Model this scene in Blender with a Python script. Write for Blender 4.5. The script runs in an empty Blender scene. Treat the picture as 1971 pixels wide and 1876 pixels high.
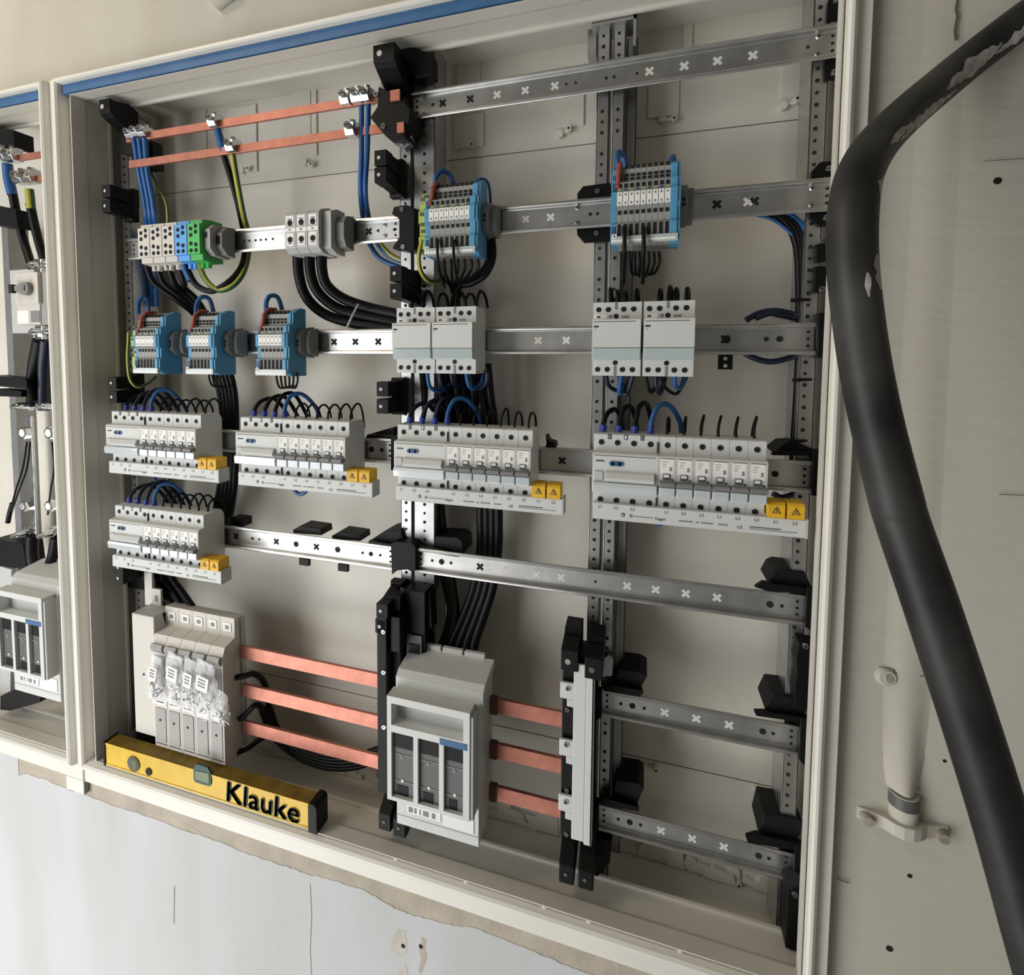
import bpy, bmesh, math, random
from mathutils import Vector, Matrix, Euler
random.seed(7)
C = bpy.context.scene.collection
SC = bpy.context.scene
# ------------------------------------------------------------------ camera (all lengths below in mm, z=0 at the middle rail)
ZB = 1500.0
CAM = (861.0769, -674.4945, 128.7208)
ROT = (1.50982573, -0.00355646, 0.32082655)
FPX, PX0, PY0, W, H = 1043.54, -97.162, -186.155, 1971, 1876
def M3(x, y, z): return Vector((x*.001, y*.001, (z+ZB)*.001))
cam = bpy.data.cameras.new('camera'); camo = bpy.data.objects.new('camera', cam); C.objects.link(camo)
camo.location = M3(*CAM); camo.rotation_euler = ROT
cam.sensor_width = 36; cam.lens = FPX*36/W; cam.shift_x = -PX0/W; cam.shift_y = PY0/W
cam.clip_start = .01; cam.clip_end = 50
SC.camera = camo
RM = Euler(ROT, 'XYZ').to_matrix()
def at(px, py, Y):
    """point of the photograph on the upright plane y = Y (mm)"""
    d = RM @ Vector(((px-W/2-PX0)/FPX, -(py-H/2-PY0)/FPX, -1)); t = (Y-CAM[1])/d.y
    return (CAM[0]+t*d.x, Y, CAM[2]+t*d.z)
def atX(px, py, X):
    d = RM @ Vector(((px-W/2-PX0)/FPX, -(py-H/2-PY0)/FPX, -1)); t = (X-CAM[0])/d.x
    return (X, CAM[1]+t*d.y, CAM[2]+t*d.z)
# ------------------------------------------------------------------ world, lights, exposure
wd = bpy.data.worlds.new('world'); SC.world = wd; wd.use_nodes = True
nt = wd.node_tree; bg = nt.nodes['Background']
tc = nt.nodes.new('ShaderNodeTexCoord'); sp = nt.nodes.new('ShaderNodeSeparateXYZ'); cr = nt.nodes.new('ShaderNodeValToRGB'); mr = nt.nodes.new('ShaderNodeMapRange')
nt.links.new(tc.outputs['Generated'], sp.inputs[0]); nt.links.new(sp.outputs['Z'], mr.inputs['Value']); mr.inputs['From Min'].default_value = -1
nt.links.new(mr.outputs[0], cr.inputs[0]); nt.links.new(cr.outputs[0], bg.inputs[0])
cr.color_ramp.elements[0].color = (.50, .49, .47, 1); cr.color_ramp.elements[1].color = (.30, .27, .22, 1)
bg.inputs[1].default_value = .40
def area(name, loc, target, sx, sy, power, col):
    l = bpy.data.lights.new(name, 'AREA'); l.shape = 'RECTANGLE'; l.size = sx; l.size_y = sy; l.energy = power; l.color = col
    o = bpy.data.objects.new(name, l); C.objects.link(o); o.location = M3(*loc)
    o.rotation_euler = (M3(*target)-M3(*loc)).to_track_quat('-Z', 'Y').to_euler()
    return o
area('doorway_light', (-800, -1500, -250), (450, 0, -50), 1.1, 1.9, 37, (.96, .98, 1))
area('floor_bounce', (-200, -1150, -1350), (420, 0, -150), 1.2, .9, 16, (1, .985, .965))
area('work_lamp', (-400, -800, 1250), (150, 0, 600), .5, .4, 8, (1, .84, .62))
SC.view_settings.view_transform = 'Standard'; SC.view_settings.look = 'None'; SC.view_settings.gamma = 1
SC.view_settings.exposure = -0.27
try: SC.view_settings.use_curve_mapping = False
except Exception: pass
# ------------------------------------------------------------------ materials
MATS = {}
def lin(c):
    return tuple(((x/255)/12.92 if x <= 10 else ((x/255+.055)/1.055)**2.4) for x in c)+(1,)
def mat(name, col, rough=.5, metal=0, noise=0, scale=60, bump=0, bscale=400, alpha=1, trans=0, spec=.5, coat=0):
    m = bpy.data.materials.new(name); m.use_nodes = True; n = m.node_tree; b = n.nodes['Principled BSDF']
    c = lin(col); b.inputs['Base Color'].default_value = c; b.inputs['Roughness'].default_value = rough; b.inputs['Metallic'].default_value = metal
    b.inputs['Alpha'].default_value = alpha; b.inputs['Transmission Weight'].default_value = trans; b.inputs['Specular IOR Level'].default_value = spec
    b.inputs['Coat Weight'].default_value = coat
    t = n.nodes.new('ShaderNodeTexCoord')
    if noise:
        x = n.nodes.new('ShaderNodeTexNoise'); x.inputs['Scale'].default_value = scale; x.inputs['Detail'].default_value = 5
        r = n.nodes.new('ShaderNodeValToRGB'); r.color_ramp.elements[0].position = .3; r.color_ramp.elements[1].position = .7
        r.color_ramp.elements[0].color = tuple(v*(1-noise) for v in c[:3])+(1,); r.color_ramp.elements[1].color = tuple(min(1, v*(1+noise)) for v in c[:3])+(1,)
        n.links.new(t.outputs['Object'], x.inputs['Vector']); n.links.new(x.outputs['Fac'], r.inputs[0]); n.links.new(r.outputs[0], b.inputs['Base Color'])
    if bump:
        x = n.nodes.new('ShaderNodeTexNoise'); x.inputs['Scale'].default_value = bscale; x.inputs['Detail'].default_value = 4
        bu = n.nodes.new('ShaderNodeBump'); bu.inputs['Strength'].default_value = bump; bu.inputs['Distance'].default_value = .001
        n.links.new(t.outputs['Object'], x.inputs['Vector']); n.links.new(x.outputs['Fac'], bu.inputs['Height']); n.links.new(bu.outputs[0], b.inputs['Normal'])
    MATS[name] = m; return m
mat('frame', (226, 223, 213), .38, noise=.04, scale=9)
mat('frame_in', (214, 210, 200), .45, noise=.05, scale=7)
mat('back', (214, 209, 197), .36, noise=.10, scale=5, bump=.15, bscale=60)
mat('groove', (92, 86, 76), .7)
mat('gasket', (56, 98, 142), .55, noise=.12, scale=40)
mat('zinc', (196, 196, 194), .36, 1, noise=.10, scale=50)
mat('zinc_dull', (150, 150, 150), .42, 1, noise=.12, scale=35)
mat('chrome', (235, 238, 240), .12, 1)
mat('silver', (205, 208, 208), .22, 1, noise=.2, scale=300)
mat('copper', (180, 118, 101), .42, .6, noise=.14, scale=70)
mat('black', (7, 7, 8), .5, spec=.22)
mat('black_matt', (9, 9, 10), .6, spec=.3)
mat('hole', (14, 14, 14), .8)
mat('device', (206, 207, 203), .45, noise=.02, scale=30)
mat('device_side', (186, 186, 184), .5)
mat('device_warm', (206, 200, 190), .45)
mat('device_grey', (160, 158, 154), .5)
mat('grey', (128, 128, 126), .5)
mat('darkgrey', (86, 86, 86), .5)
mat('flap', (200, 207, 207), .12, spec=.8, coat=.5)
mat('flap_bright', (226, 232, 232), .1, spec=.9, coat=.8)
mat('window', (178, 190, 188), .15, spec=.8)
mat('clear', (235, 240, 240), .08, trans=.9, alpha=.5)
mat('bag', (240, 243, 245), .06, alpha=.26, spec=1, coat=1, bump=1, bscale=90)
mat('white', (236, 234, 228), .5)
mat('ink', (52, 52, 54), .6)
mat('ink_light', (132, 132, 132), .6)
mat('yellow', (226, 176, 34), .5, noise=.06, scale=80)
mat('level_yellow', (216, 176, 34), .42, noise=.10, scale=45)
mat('level_dark', (120, 98, 30), .6, noise=.3, scale=50)  # shade on the level's top put into the colour; also rims its vial
mat('level_green', (24, 66, 56), .5)
mat('vial', (84, 104, 62), .3)
mat('blue', (82, 148, 184), .5, noise=.04, scale=50)
mat('blue_dark', (38, 84, 122), .45)
mat('blue_light', (86, 160, 226), .4)
mat('green', (70, 178, 84), .42)
mat('lime', (170, 186, 92), .45)
mat('red', (160, 76, 66), .45)
mat('slate', (150, 150, 146), .5)
mat('orange', (200, 90, 60), .5)
mat('wire_black', (8, 8, 9), .45, spec=.25)
mat('wire_blue', (32, 84, 140), .4)
mat('wire_navy', (16, 26, 48), .4)
mat('ferrule', (52, 70, 170), .4)
mat('mortar', (178, 168, 152), .9, noise=.14, scale=25, bump=.8, bscale=160)
mat('plug', (190, 186, 174), .7, noise=.1, scale=60, bump=.4, bscale=120)
mat('pipe_grey', (86, 88, 86), .5)
mat('brown', (92, 56, 44), .5)
mat('rust', (158, 148, 134), .8, noise=.3, scale=60)
def stripe(name, c1, c2, sc, ang):
    m = bpy.data.materials.new(name); m.use_nodes = True; n = m.node_tree; b = n.nodes['Principled BSDF']; b.inputs['Roughness'].default_value = .4
    u = n.nodes.new('ShaderNodeUVMap'); s = n.nodes.new('ShaderNodeSeparateXYZ'); n.links.new(u.outputs[0], s.inputs[0])
    g = n.nodes.new('ShaderNodeMath'); g.operation = 'GREATER_THAN'; g.inputs[1].default_value = .68
    mx = n.nodes.new('ShaderNodeMix'); mx.data_type = 'RGBA'; mx.inputs[6].default_value = lin(c1); mx.inputs[7].default_value = lin(c2)
    n.links.new(s.outputs['X'], g.inputs[0]); n.links.new(g.outputs[0], mx.inputs[0]); n.links.new(mx.outputs[2], b.inputs['Base Color'])
    MATS[name] = m
stripe('wire_gnye', (38, 84, 44), (168, 160, 60), 1, 0)
# plaster: white paint with faint stains, brushed relief
def plaster(name, c1, c2):
    m = mat(name, c2, .82); n = m.node_tree; b = n.nodes['Principled BSDF']; t = n.nodes.new('ShaderNodeTexCoord')
    x = n.nodes.new('ShaderNodeTexNoise'); x.inputs['Scale'].default_value = 3.2; x.inputs['Detail'].default_value = 7
    mp = n.nodes.new('ShaderNodeMapping'); mp.inputs['Scale'].default_value = (2.2, 1, .5)
    n.links.new(t.outputs['Object'], mp.inputs[0]); n.links.new(mp.outputs[0], x.inputs['Vector'])
    r = n.nodes.new('ShaderNodeValToRGB'); r.color_ramp.elements[0].position = .34; r.color_ramp.elements[1].position = .6
    r.color_ramp.elements[0].color = lin(c1); r.color_ramp.elements[1].color = lin(c2)
    n.links.new(x.outputs['Fac'], r.inputs[0]); n.links.new(r.outputs[0], b.inputs['Base Color'])
    w = n.nodes.new('ShaderNodeTexNoise'); w.inputs['Scale'].default_value = 34; w.inputs['Detail'].default_value = 8
    mp2 = n.nodes.new('ShaderNodeMapping'); mp2.inputs['Rotation'].default_value = (0, .5, 0); mp2.inputs['Scale'].default_value = (.6, 1, 2.6)
    n.links.new(t.outputs['Object'], mp2.inputs[0]); n.links.new(mp2.outputs[0], w.inputs['Vector'])
    bu = n.nodes.new('ShaderNodeBump'); bu.inputs['Strength'].default_value = .4; bu.inputs['Distance'].default_value = .003
    n.links.new(w.outputs['Fac'], bu.inputs['Height']); n.links.new(bu.outputs[0], b.inputs['Normal'])
plaster('plaster', (182, 177, 163), (190, 187, 175))
plaster('plaster_white', (188, 188, 185), (196, 198, 199))
def rubber():
    m = mat('rubber', (30, 30, 30), .5, spec=.4); n = m.node_tree; b = n.nodes['Principled BSDF']; t = n.nodes.new('ShaderNodeTexCoord')
    x = n.nodes.new('ShaderNodeTexNoise'); x.inputs['Scale'].default_value = 9; x.inputs['Detail'].default_value = 6
    r = n.nodes.new('ShaderNodeValToRGB'); r.color_ramp.elements[0].position = .46; r.color_ramp.elements[1].position = .78
    r.color_ramp.elements[0].color = lin((26, 26, 25)); r.color_ramp.elements[1].color = lin((70, 68, 64))
    n.links.new(t.outputs['Object'], x.inputs['Vector']); n.links.new(x.outputs['Fac'], r.inputs[0]); n.links.new(r.outputs[0], b.inputs['Base Color'])
rubber()
mat('dust', (176, 172, 164), .9, noise=.35, scale=120)
# ------------------------------------------------------------------ mesh builder
TXT = {}
def text_geo(s):
    if s not in TXT:
        cu = bpy.data.curves.new('t', 'FONT'); cu.body = s; cu.size = 1; cu.resolution_u = 2
        o = bpy.data.objects.new('t', cu); C.objects.link(o); dg = bpy.context.evaluated_depsgraph_get()
        me = bpy.data.meshes.new_from_object(o.evaluated_get(dg)); TXT[s] = ([tuple(v.co) for v in me.vertices], [tuple(p.vertices) for p in me.polygons])
        bpy.data.objects.remove(o); bpy.data.curves.remove(cu); bpy.data.meshes.remove(me)
    return TXT[s]
class MB:
    def __init__(s, m='device'): s.v = []; s.f = []; s.fm = []; s.sm = []; s.uv = {}; s.m = m
    def add(s, vs, fs, m=None, smooth=False):
        o = len(s.v); s.v += [tuple(x) for x in vs]
        for f in fs: s.f.append(tuple(i+o for i in f)); s.fm.append(m or s.m); s.sm.append(smooth)
        return s
    def box(s, x0, x1, y0, y1, z0, z1, m=None):
        v = [(x, y, z) for x in (x0, x1) for y in (y0, y1) for z in (z0, z1)]
        return s.add(v, [(0, 1, 3, 2), (4, 6, 7, 5), (0, 4, 5, 1), (2, 3, 7, 6), (0, 2, 6, 4), (1, 5, 7, 3)], m)
    def prism(s, poly, a0, a1, axis='x', m=None, smooth=False):
        """polygon extruded along an axis; 'x': (y,z)  'y': (x,z)  'z': (x,y)"""
        def P(p, a): return {'x': (a, p[0], p[1]), 'y': (p[0], a, p[1]), 'z': (p[0], p[1], a)}[axis]
        n = len(poly); v = [P(p, a0) for p in poly]+[P(p, a1) for p in poly]
        f = [tuple(range(n-1, -1, -1)), tuple(range(n, 2*n))]+[(i, (i+1) % n, n+(i+1) % n, n+i) for i in range(n)]
        return s.add(v, f, m, smooth)
    def cyl(s, c, axis, r, h, n=12, m=None, r2=None, smooth=True):
        c = Vector(c); a = {'x': Vector((1, 0, 0)), 'y': Vector((0, 1, 0)), 'z': Vector((0, 0, 1))}.get(axis, None) if isinstance(axis, str) else Vector(axis).normalized()
        u = a.orthogonal().normalized(); w = a.cross(u); r2 = r if r2 is None else r2
        v = [c+(u*math.cos(t)+w*math.sin(t))*rr+a*hh for rr, hh in ((r, 0), (r2, h)) for t in [2*math.pi*k/n for k in range(n)]]
        s.add(v, [(k, (k+1) % n, n+(k+1) % n, n+k) for k in range(n)], m, smooth)
        return s.add(v, [tuple(range(n-1, -1, -1)), tuple(range(n, 2*n))], m)
    def hole(s, x, y, z, r, m='hole', n=10): return s.cyl((x, y, z), 'y', r, -.35, n, m, smooth=False)
    def screw(s, x, y, z, r, m='silver', h=2):
        s.cyl((x, y, z), 'y', r, -h, 12, m, r2=r*.8); s.box(x-r*.6, x+r*.6, y-h-.15, y-h, z-r*.13, z+r*.13, 'hole'); return s.box(x-r*.13, x+r*.13, y-h-.15, y-h, z-r*.6, z+r*.6, 'hole')
    def tube(s, pts, r, n=8, m=None, cap=True):
        pts = [Vector(p) for p in pts]; T = [(pts[min(i+1, len(pts)-1)]-pts[max(i-1, 0)]).normalized() for i in range(len(pts))]
        u = T[0].orthogonal().normalized(); vs = []; o = len(s.f)
        for i, p in enumerate(pts):
            u = (u-T[i]*u.dot(T[i])).normalized(); w = T[i].cross(u); rr = r[i] if isinstance(r, (list, tuple)) else r
            vs += [p+(u*math.cos(2*math.pi*k/n)+w*math.sin(2*math.pi*k/n))*rr for k in range(n)]
        fs = []
        for i in range(len(pts)-1):
            for k in range(n):
                fs.append((i*n+k, i*n+(k+1) % n, (i+1)*n+(k+1) % n, (i+1)*n+k)); s.uv[o+len(fs)-1] = k/n
        s.add(vs, fs, m, True)
        if cap: s.add([vs[k] for k in range(n)]+vs[-n:], [tuple(range(n-1, -1, -1)), tuple(range(n, 2*n))], m)
        return s
    def text(s, t, x, y, z, size, m='ink', right=None, up=None, cx=False):
        v, f = text_geo(t); w = max([a[0] for a in v]+[0])*size if v else 0
        R = Vector(right or (1, 0, 0)); U = Vector(up or (0, 0, 1)); o = Vector((x, y, z))-(R*(w/2) if cx else R*0)
        return s.add([o+R*(a[0]*size)+U*(a[1]*size) for a in v], f, m)
    def xf(s, M, i0=0):
        s.v = s.v[:i0]+[tuple(M @ Vector(p)) for p in s.v[i0:]]; return s
    def build(s, name, parent=None, org=None, bevel=0):
        if org is None: org = parent.get('_o', (0, 0, 0)) if parent is not None else (0, 0, 0)
        me = bpy.data.meshes.new(name); me.from_pydata([((x-org[0])*.001, (y-org[1])*.001, (z-org[2])*.001) for x, y, z in s.v], [], s.f)
        ms = []
        for m in s.fm:
            if m not in ms: ms.append(m); me.materials.append(MATS[m])
        me.polygons.foreach_set('material_index', [ms.index(m) for m in s.fm]); me.polygons.foreach_set('use_smooth', s.sm)
        if s.uv:
            ul = me.uv_layers.new(name='uv')
            for pi, uu in s.uv.items():
                for li in me.polygons[pi].loop_indices: ul.data[li].uv = (uu, 0)
        if not me.validate(): pass
        bm = bmesh.new(); bm.from_mesh(me); bmesh.ops.recalc_face_normals(bm, faces=bm.faces); bm.to_mesh(me); bm.free()
        o = bpy.data.objects.new(name, me); C.objects.link(o)
        if parent is not None: o.parent = parent; o.location = Vector([(a-b)*.001 for a, b in zip(org, parent.get('_o', org))])
        else: o.location = M3(*org)
        if parent is not None: o.location = (0, 0, 0)
        o['_o'] = org
        if bevel:
            b = o.modifiers.new('bevel', 'BEVEL'); b.width = bevel*.001; b.segments = 2; b.limit_method = 'ANGLE'; b.angle_limit = .7
        return o
def thing(name, label, cat, loc, group=None):
    o = bpy.data.objects.new(name, None); C.objects.link(o); o.empty_display_size = .02; o.location = M3(*loc); o['_o'] = tuple(float(a) for a in loc)
    o['label'] = label; o['category'] = cat
    if group: o['group'] = group
    return o
def tag(o, label, cat, group=None, kind=None):
    o['label'] = label; o['category'] = cat
    if group: o['group'] = group
    if kind: o['kind'] = kind
    return o
def struct(o, label=None):
    o['kind'] = 'structure'
    if label: o['label'] = label; o['category'] = 'wall'
    return o
def dup(root, loc, label=None, group=None):
    r = root.copy(); C.objects.link(r); r.location = M3(*loc); r['_o'] = tuple(float(a) for a in loc)
    if label: r['label'] = label
    if group: r['group'] = group
    for ch in list(root.children):
        c = ch.copy(); C.objects.link(c); c.parent = r
        for g in ch.children:
            d = g.copy(); C.objects.link(d); d.parent = c
    return r
def spline(P, n=6):
    P = [Vector(p) for p in P]
    if len(P) < 3: return P
    Q = [P[0]*2-P[1]]+P+[P[-1]*2-P[-2]]; out = []
    for i in range(1, len(Q)-2):
        a, b, c, d = Q[i-1:i+3]
        for k in range(n):
            t = k/n; out.append(.5*((2*b)+(c-a)*t+(2*a-5*b+4*c-d)*t*t+(3*b-a-3*c+d)*t**3))
    return out+[P[-1]]
def wpts(px): return [at(*p) for p in px]
def wire(name, label, cat, pts, r, m='wire_black', group=None, n=6, sm=8, ends=None):
    b = MB(m); P = spline(pts, n); b.tube(P, r, sm, m)
    o = b.build(name, org=tuple(pts[0]))
    tag(o, label, cat, group)
    if ends:
        for k in ends:
            e = MB('ferrule'); q = P[:3] if k == 0 else P[-3:]
            a, c = (q[0], q[1]) if k == 0 else (q[-1], q[-2]); d = (c-a).normalized()
            e.cyl(a-d*1, tuple(d), r*1.35, 9, 10, 'ferrule'); e.build('ferrule', o)
    return o
# ------------------------------------------------------------------ the wall with its opening
YW, YB = -44.0, 85.0
def ringloft(rings, m, b):
    vs = []
    for (x0, x1, z0, z1, y) in rings: vs += [(x0, y, z0), (x1, y, z0), (x1, y, z1), (x0, y, z1)]
    fs = [(i*4+k, i*4+(k+1) % 4, i*4+4+(k+1) % 4, i*4+4+k) for i in range(len(rings)-1) for k in range(4)]
    return b.add(vs, fs, m)
b = MB('plaster'); X0, X1, Z0, Z1 = -1075, 1057, -574, 552
for x0, x1, z0, z1 in ((-2200, X0, -1500, 1300), (X1, 3200, -1500, 1300), (X0, X1, -1500, Z0), (X0, X1, Z1, 1300)): b.add([(x0, YW, z0), (x1, YW, z0), (x1, YW, z1), (x0, YW, z1)], [(0, 1, 2, 3)])
ringloft([(X0, X1, Z0, Z1, YW), (X0, X1, Z0, Z1, YB+20)], 'plaster', b)
b.box(-2200, 3200, YB+20, YB+60, -1500, 1300)
# plastered-over conduit that runs up the wall on the right
def bumpx(x, z):
    return 0
wall = struct(b.build('wall_back'), 'painted plaster wall around the recessed cabinets')
b = MB('plaster'); c0 = at(1742, 1515, YW); n = 10; zt = 700
cen = [(at(1745, 1520, YW)[0]+k*2, k) for k in range(1)]
xa = c0[0]-3; vs = []; rows = 26
for r in range(rows+1):
    t0 = (r/rows)**2.2; z = c0[2]-1+(zt-c0[2])*t0; hgt = 3.4*(1-t0)+10.5*math.exp(-t0*(zt-c0[2])/45); wd = 13+11*(1-math.exp(-t0*(zt-c0[2])/60))
    for k in range(n+1):
        t = -1+2*k/n; vs.append((xa+t*wd, YW+.3-(hgt*math.cos(t*1.5708)**(1 if r < 6 else 1.7) if abs(t) < 1 else 0), z))
b.add(vs, [(r*(n+1)+k, r*(n+1)+k+1, (r+1)*(n+1)+k+1, (r+1)*(n+1)+k) for r in range(rows) for k in range(n)], 'plaster', True)
b.build('conduit_bulge', wall)
# mortar line below the cabinets, ragged lower edge
def strip(name, up, lo, m, y, th=1.2, jag=1.5, parent=None, seg=8):
    top, bot = [], []
    for L, out, j in ((up, top, 1.3 if name == 'trim_2' else 0), (lo, bot, jag)):
        for i in range(len(L)-1):
            for k in range(seg):
                t = k/seg; p = at(L[i][0]*(1-t)+L[i+1][0]*t, L[i][1]*(1-t)+L[i+1][1]*t, y); out.append((p[0], p[2]+random.uniform(-j, j)))
        p = at(*L[-1], y); out.append((p[0], p[2]))
    n = len(top); q = MB(m); vs = [(x, y, z) for x, z in top]+[(x, y, z) for x, z in bot]+[(x, y+th, z) for x, z in top]+[(x, y+th, z) for x, z in bot]
    fs = [(i, i+1, n+i+1, n+i) for i in range(n-1)]+[(n+i, n+i+1, 3*n+i+1, 3*n+i) for i in range(n-1)]+[(2*n+i, 2*n+i+1, i+1, i) for i in range(n-1)]+[(0, n, 3*n, 2*n), (n-1, 3*n-1, 4*n-1, 2*n-1)]
    q.add(vs, fs, m); return q.build(name, parent)
LOW = [(36,1492),(48,1488),(88,1501),(133,1520),(181,1536),(266,1566),(368,1602),(410,1616),(480,1645),(540,1664),(579,1678),(640,1695),(700,1712),(760,1749),(800,1762),(860,1779),(910,1785),(980,1812),(1050,1842),(1120,1868),(1500,2010),(2200,2330)]
o = strip('trim_1', [(30, 1430), (100, 1465), (160, 1497), (480, 1607), (600, 1646), (760, 1700), (1000, 1778), (1330, 1884)],
          [(34, 1500), (170, 1545), (480, 1660), (570, 1705), (760, 1770), (1000, 1845), (1150, 1900), (1480, 2020)], 'mortar', YW-1.0)
struct(o, 'ragged grey mortar strip along the underside of the cabinets')
# newer white skim coat below the cabinets, its ragged upper edge against the mortar
o = strip('trim_2', [(-900, 1150), (-300, 1325), (0, 1424), (34, 1436)]+LOW,
          [(-900, 6000), (-300, 6000), (0, 6000), (34, 6000)]+[(a, 6000) for a, _ in LOW], 'plaster_white', YW-1.8, jag=0)
struct(o, 'white skim coat on the wall below the cabinets')
# bare patches and screw holes in the paint, lower middle
def patch(name, px, m, y=YW-2.1, holes=(), lab=None):
    q = MB(m); P = [at(a, c, y) for a, c in px]; P = [(p[0], p[2]) for p in P]; q.prism(P, y, y+1.2, 'y')
    for hx, hy, r in holes: p = at(hx, hy, y); q.hole(p[0], y, p[2], r)
    o = q.build(name, wall)
    if lab: o['label'] = lab
    return o
patch('bare_patch', [(766, 1788), (779, 1792), (783, 1812), (782, 1838), (772, 1841), (752, 1828), (753, 1808)], 'plug', holes=[(776, 1820, 3)], lab='grey bare patch with screw hole')
patch('bare_patch', [(812, 1803), (820, 1808), (818, 1826), (822, 1843), (811, 1872), (805, 1870), (810, 1843), (806, 1828)], 'mortar', holes=[(810, 1821, 3)], lab='torn paint edge with screw hole')
patch('bare_patch', [(780, 1855), (786, 1876), (787, 1890), (762, 1890), (766, 1868)], 'plug')
for px, r in (((1920, 348), 3.2), ((1766, 711), 1.8), ((1751, 1685), 2.2), ((1712, 1825), 3.2), ((1795, 584), 1.4), ((726, 1814), 1.5), ((247, 1814), 1.6), ((1818, 1464), 1.6), ((1766, 883), 1.2)):
    q = MB('hole'); p = at(*px, YW); q.hole(p[0], YW, p[2], r); q.build('nail_hole', wall)
def crack(px, y=YW-2, w=.7, m='groove'):
    q = MB(m); P = [at(a, c, y) for a, c in px]
    for i in range(len(P)-1):
        a, d = Vector(P[i]), Vector(P[i+1]); t = (d-a).normalized(); nn = Vector((-t.z, 0, t.x))*w*.5
        q.add([a-nn+Vector((0, -.3, 0)), a+nn+Vector((0, -.3, 0)), d+nn+Vector((0, -.3, 0)), d-nn+Vector((0, -.3, 0))], [(0, 1, 2, 3)])
    return q
for px, w in (([(1843, 0), (1840, 20), (1843, 30), (1838, 60), (1840, 78)], 2.2), ([(1691, 1282), (1720, 1288), (1724, 1295), (1755, 1301), (1780, 1300), (1783, 1293)], .9), ([(1610, 1690), (1635, 1699)], 1.2), ([(1922, 951), (1971, 953)], .8), ([(1895, 310), (1971, 305)], .6),
              ([(336, 1705), (335, 1777)], .8), ([(597, 1700), (600, 1760), (597, 1830), (600, 1880)], .6), ([(605, 1640), (607, 1655)], .8)):
    crack(px, w=w).build('crack', wall)
# ------------------------------------------------------------------ cabinets
def cabinet(name, label, ox, wid, loc, gx):
    t = thing(name, label, 'cabinet', loc)
    R = wid
    f = MB('frame')
    rings = [(1, R, -574, 552, -40), (1, R, -574, 552, -56), (2.5, R-1, -573, 551, -57.5), (3, R-13, -547, 550, -57.5), (4, R-14, -546, 549, -64), (5.5, R-15.5, -544, 547.5, -66.5), (8, R-18, -541, 545, -68.5), (11, R-20.5, -538, 542, -68.5), (13.5, R-22.5, -535, 540.5, -66), (14, R-23, -533, 540, -60), (14.5, R-23.5, -532, 540, -50)]
    ringloft([(a+ox, c+ox, d, e, y) for a, c, d, e, y in rings], 'frame', f)
    rings = [(14.5, R-23.5, -532, 540, -50), (31, R-24.5, -530.5, 524, -50), (31.5, R-24.5, -530.5, 523.5, -60), (34, R-26, -528, 522, -61)]
    f2 = MB('frame_in'); ringloft([(a+ox, c+ox, d, e, y) for a, c, d, e, y in rings], 'frame_in', f)
    f.build('frame', t)
    l = MB('frame_in')
    rings = [(34, R-26, -528, 522, -61), (35, R-24, -529, 523, -40), (32, R-4, -533, 526, -33), (30, R-3, -534, 528, 0), (36, R-3.5, -530, 524, 0), (36, R-3.5, -530, 524, 4), (20, R-3, -562, 545, 6), (20, R-3, -562, 545, YB), ]
    ringloft([(a+ox, c+ox, d, e, y) for a, c, d, e, y in rings], 'frame_in', l)
    l.build('inner_liner', t)
    g = MB('gasket'); g.prism([(-60, 526), (-52, 524.5), (-50, 525), (-50, 540), (-56, 540.5), (-60, 539)], ox+17, ox+R-26, 'x', 'gasket'); g.build('door_gasket', t)['label'] = 'blue foam gasket strip'
    p = MB('back'); p.box(ox+20, ox+R-8, YB-1, YB+6, -562, 545); bp = p.build('back_panel', t)
    return t, bp
cab, cab_back = cabinet('distribution_cabinet', 'large open cream recessed cabinet full of breakers and rails', 0, 1058, (529, YB, -574), None)
cabl, cabl_back = cabinet('distribution_cabinet', 'neighbouring cream cabinet cut off by the left edge of the photo', -812, 810, (-407, YB, -574), None)
# features moulded into the back panel
YP = YB-1
for z in (at(1240, 265, YP)[2], at(1290, 1470, YP)[2]):
    q = MB('groove'); q.box(22, 1048, YP-.4, YP+.5, z-.5, z+.5); q.build('panel_seam', cab)
for (xa, ya, xb, yb) in ((1248, 160, 1306, 222), (1068, 187, 1124, 242), (1504, 122, 1563, 182), (876, 226, 932, 282), (440, 210, 497, 330), (600, 155, 612, 300), (1316, 24, 1332, 100), (880, 100, 925, 160), (560, 155, 600, 260), (370, 200, 400, 310)):
    q = MB('back'); a, c = at(xa, ya, YP), at(xb, yb, YP); x0, x1, z0, z1 = a[0], c[0], c[2], a[2]
    q.prism([(x0, z0), (x1, z0), (x1, z1), (x0, z1)], YP-3, YP, 'y'); q.build('raised_panel', cab, bevel=.8)
for pts in (((1275, 232), (1297, 233)), ((1079, 261), (1096, 252)), ((892, 281), (912, 282)), ((1506, 207), (1531, 196)), ((590, 315), (605, 319)), ((470, 330), (484, 327)), ((1240, 1475), (1262, 1473)), ((1455, 1518), (1480, 1530)), ((1010, 1585), (1035, 1590)), ((1398, 1688), (1420, 1692))):
    q = MB('back'); p0, p1 = at(*pts[0], YP), at(*pts[1], YP)
    q.cyl((p0[0], YP, p0[2]), 'y', 5.5, -7, 12, 'back', r2=4.5); q.cyl((p1[0], YP, p1[2]), 'y', 4.5, -10, 12, 'back', r2=3.5); q.hole(p1[0], YP-10, p1[2], 1.6)
    m0 = min(p0[0], p1[0]); m1 = max(p0[0], p1[0]); q.box(m0, m1, YP-5, YP, (p0[2]+p1[2])/2-2, (p0[2]+p1[2])/2+2); q.build('screw_boss', cab)
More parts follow.
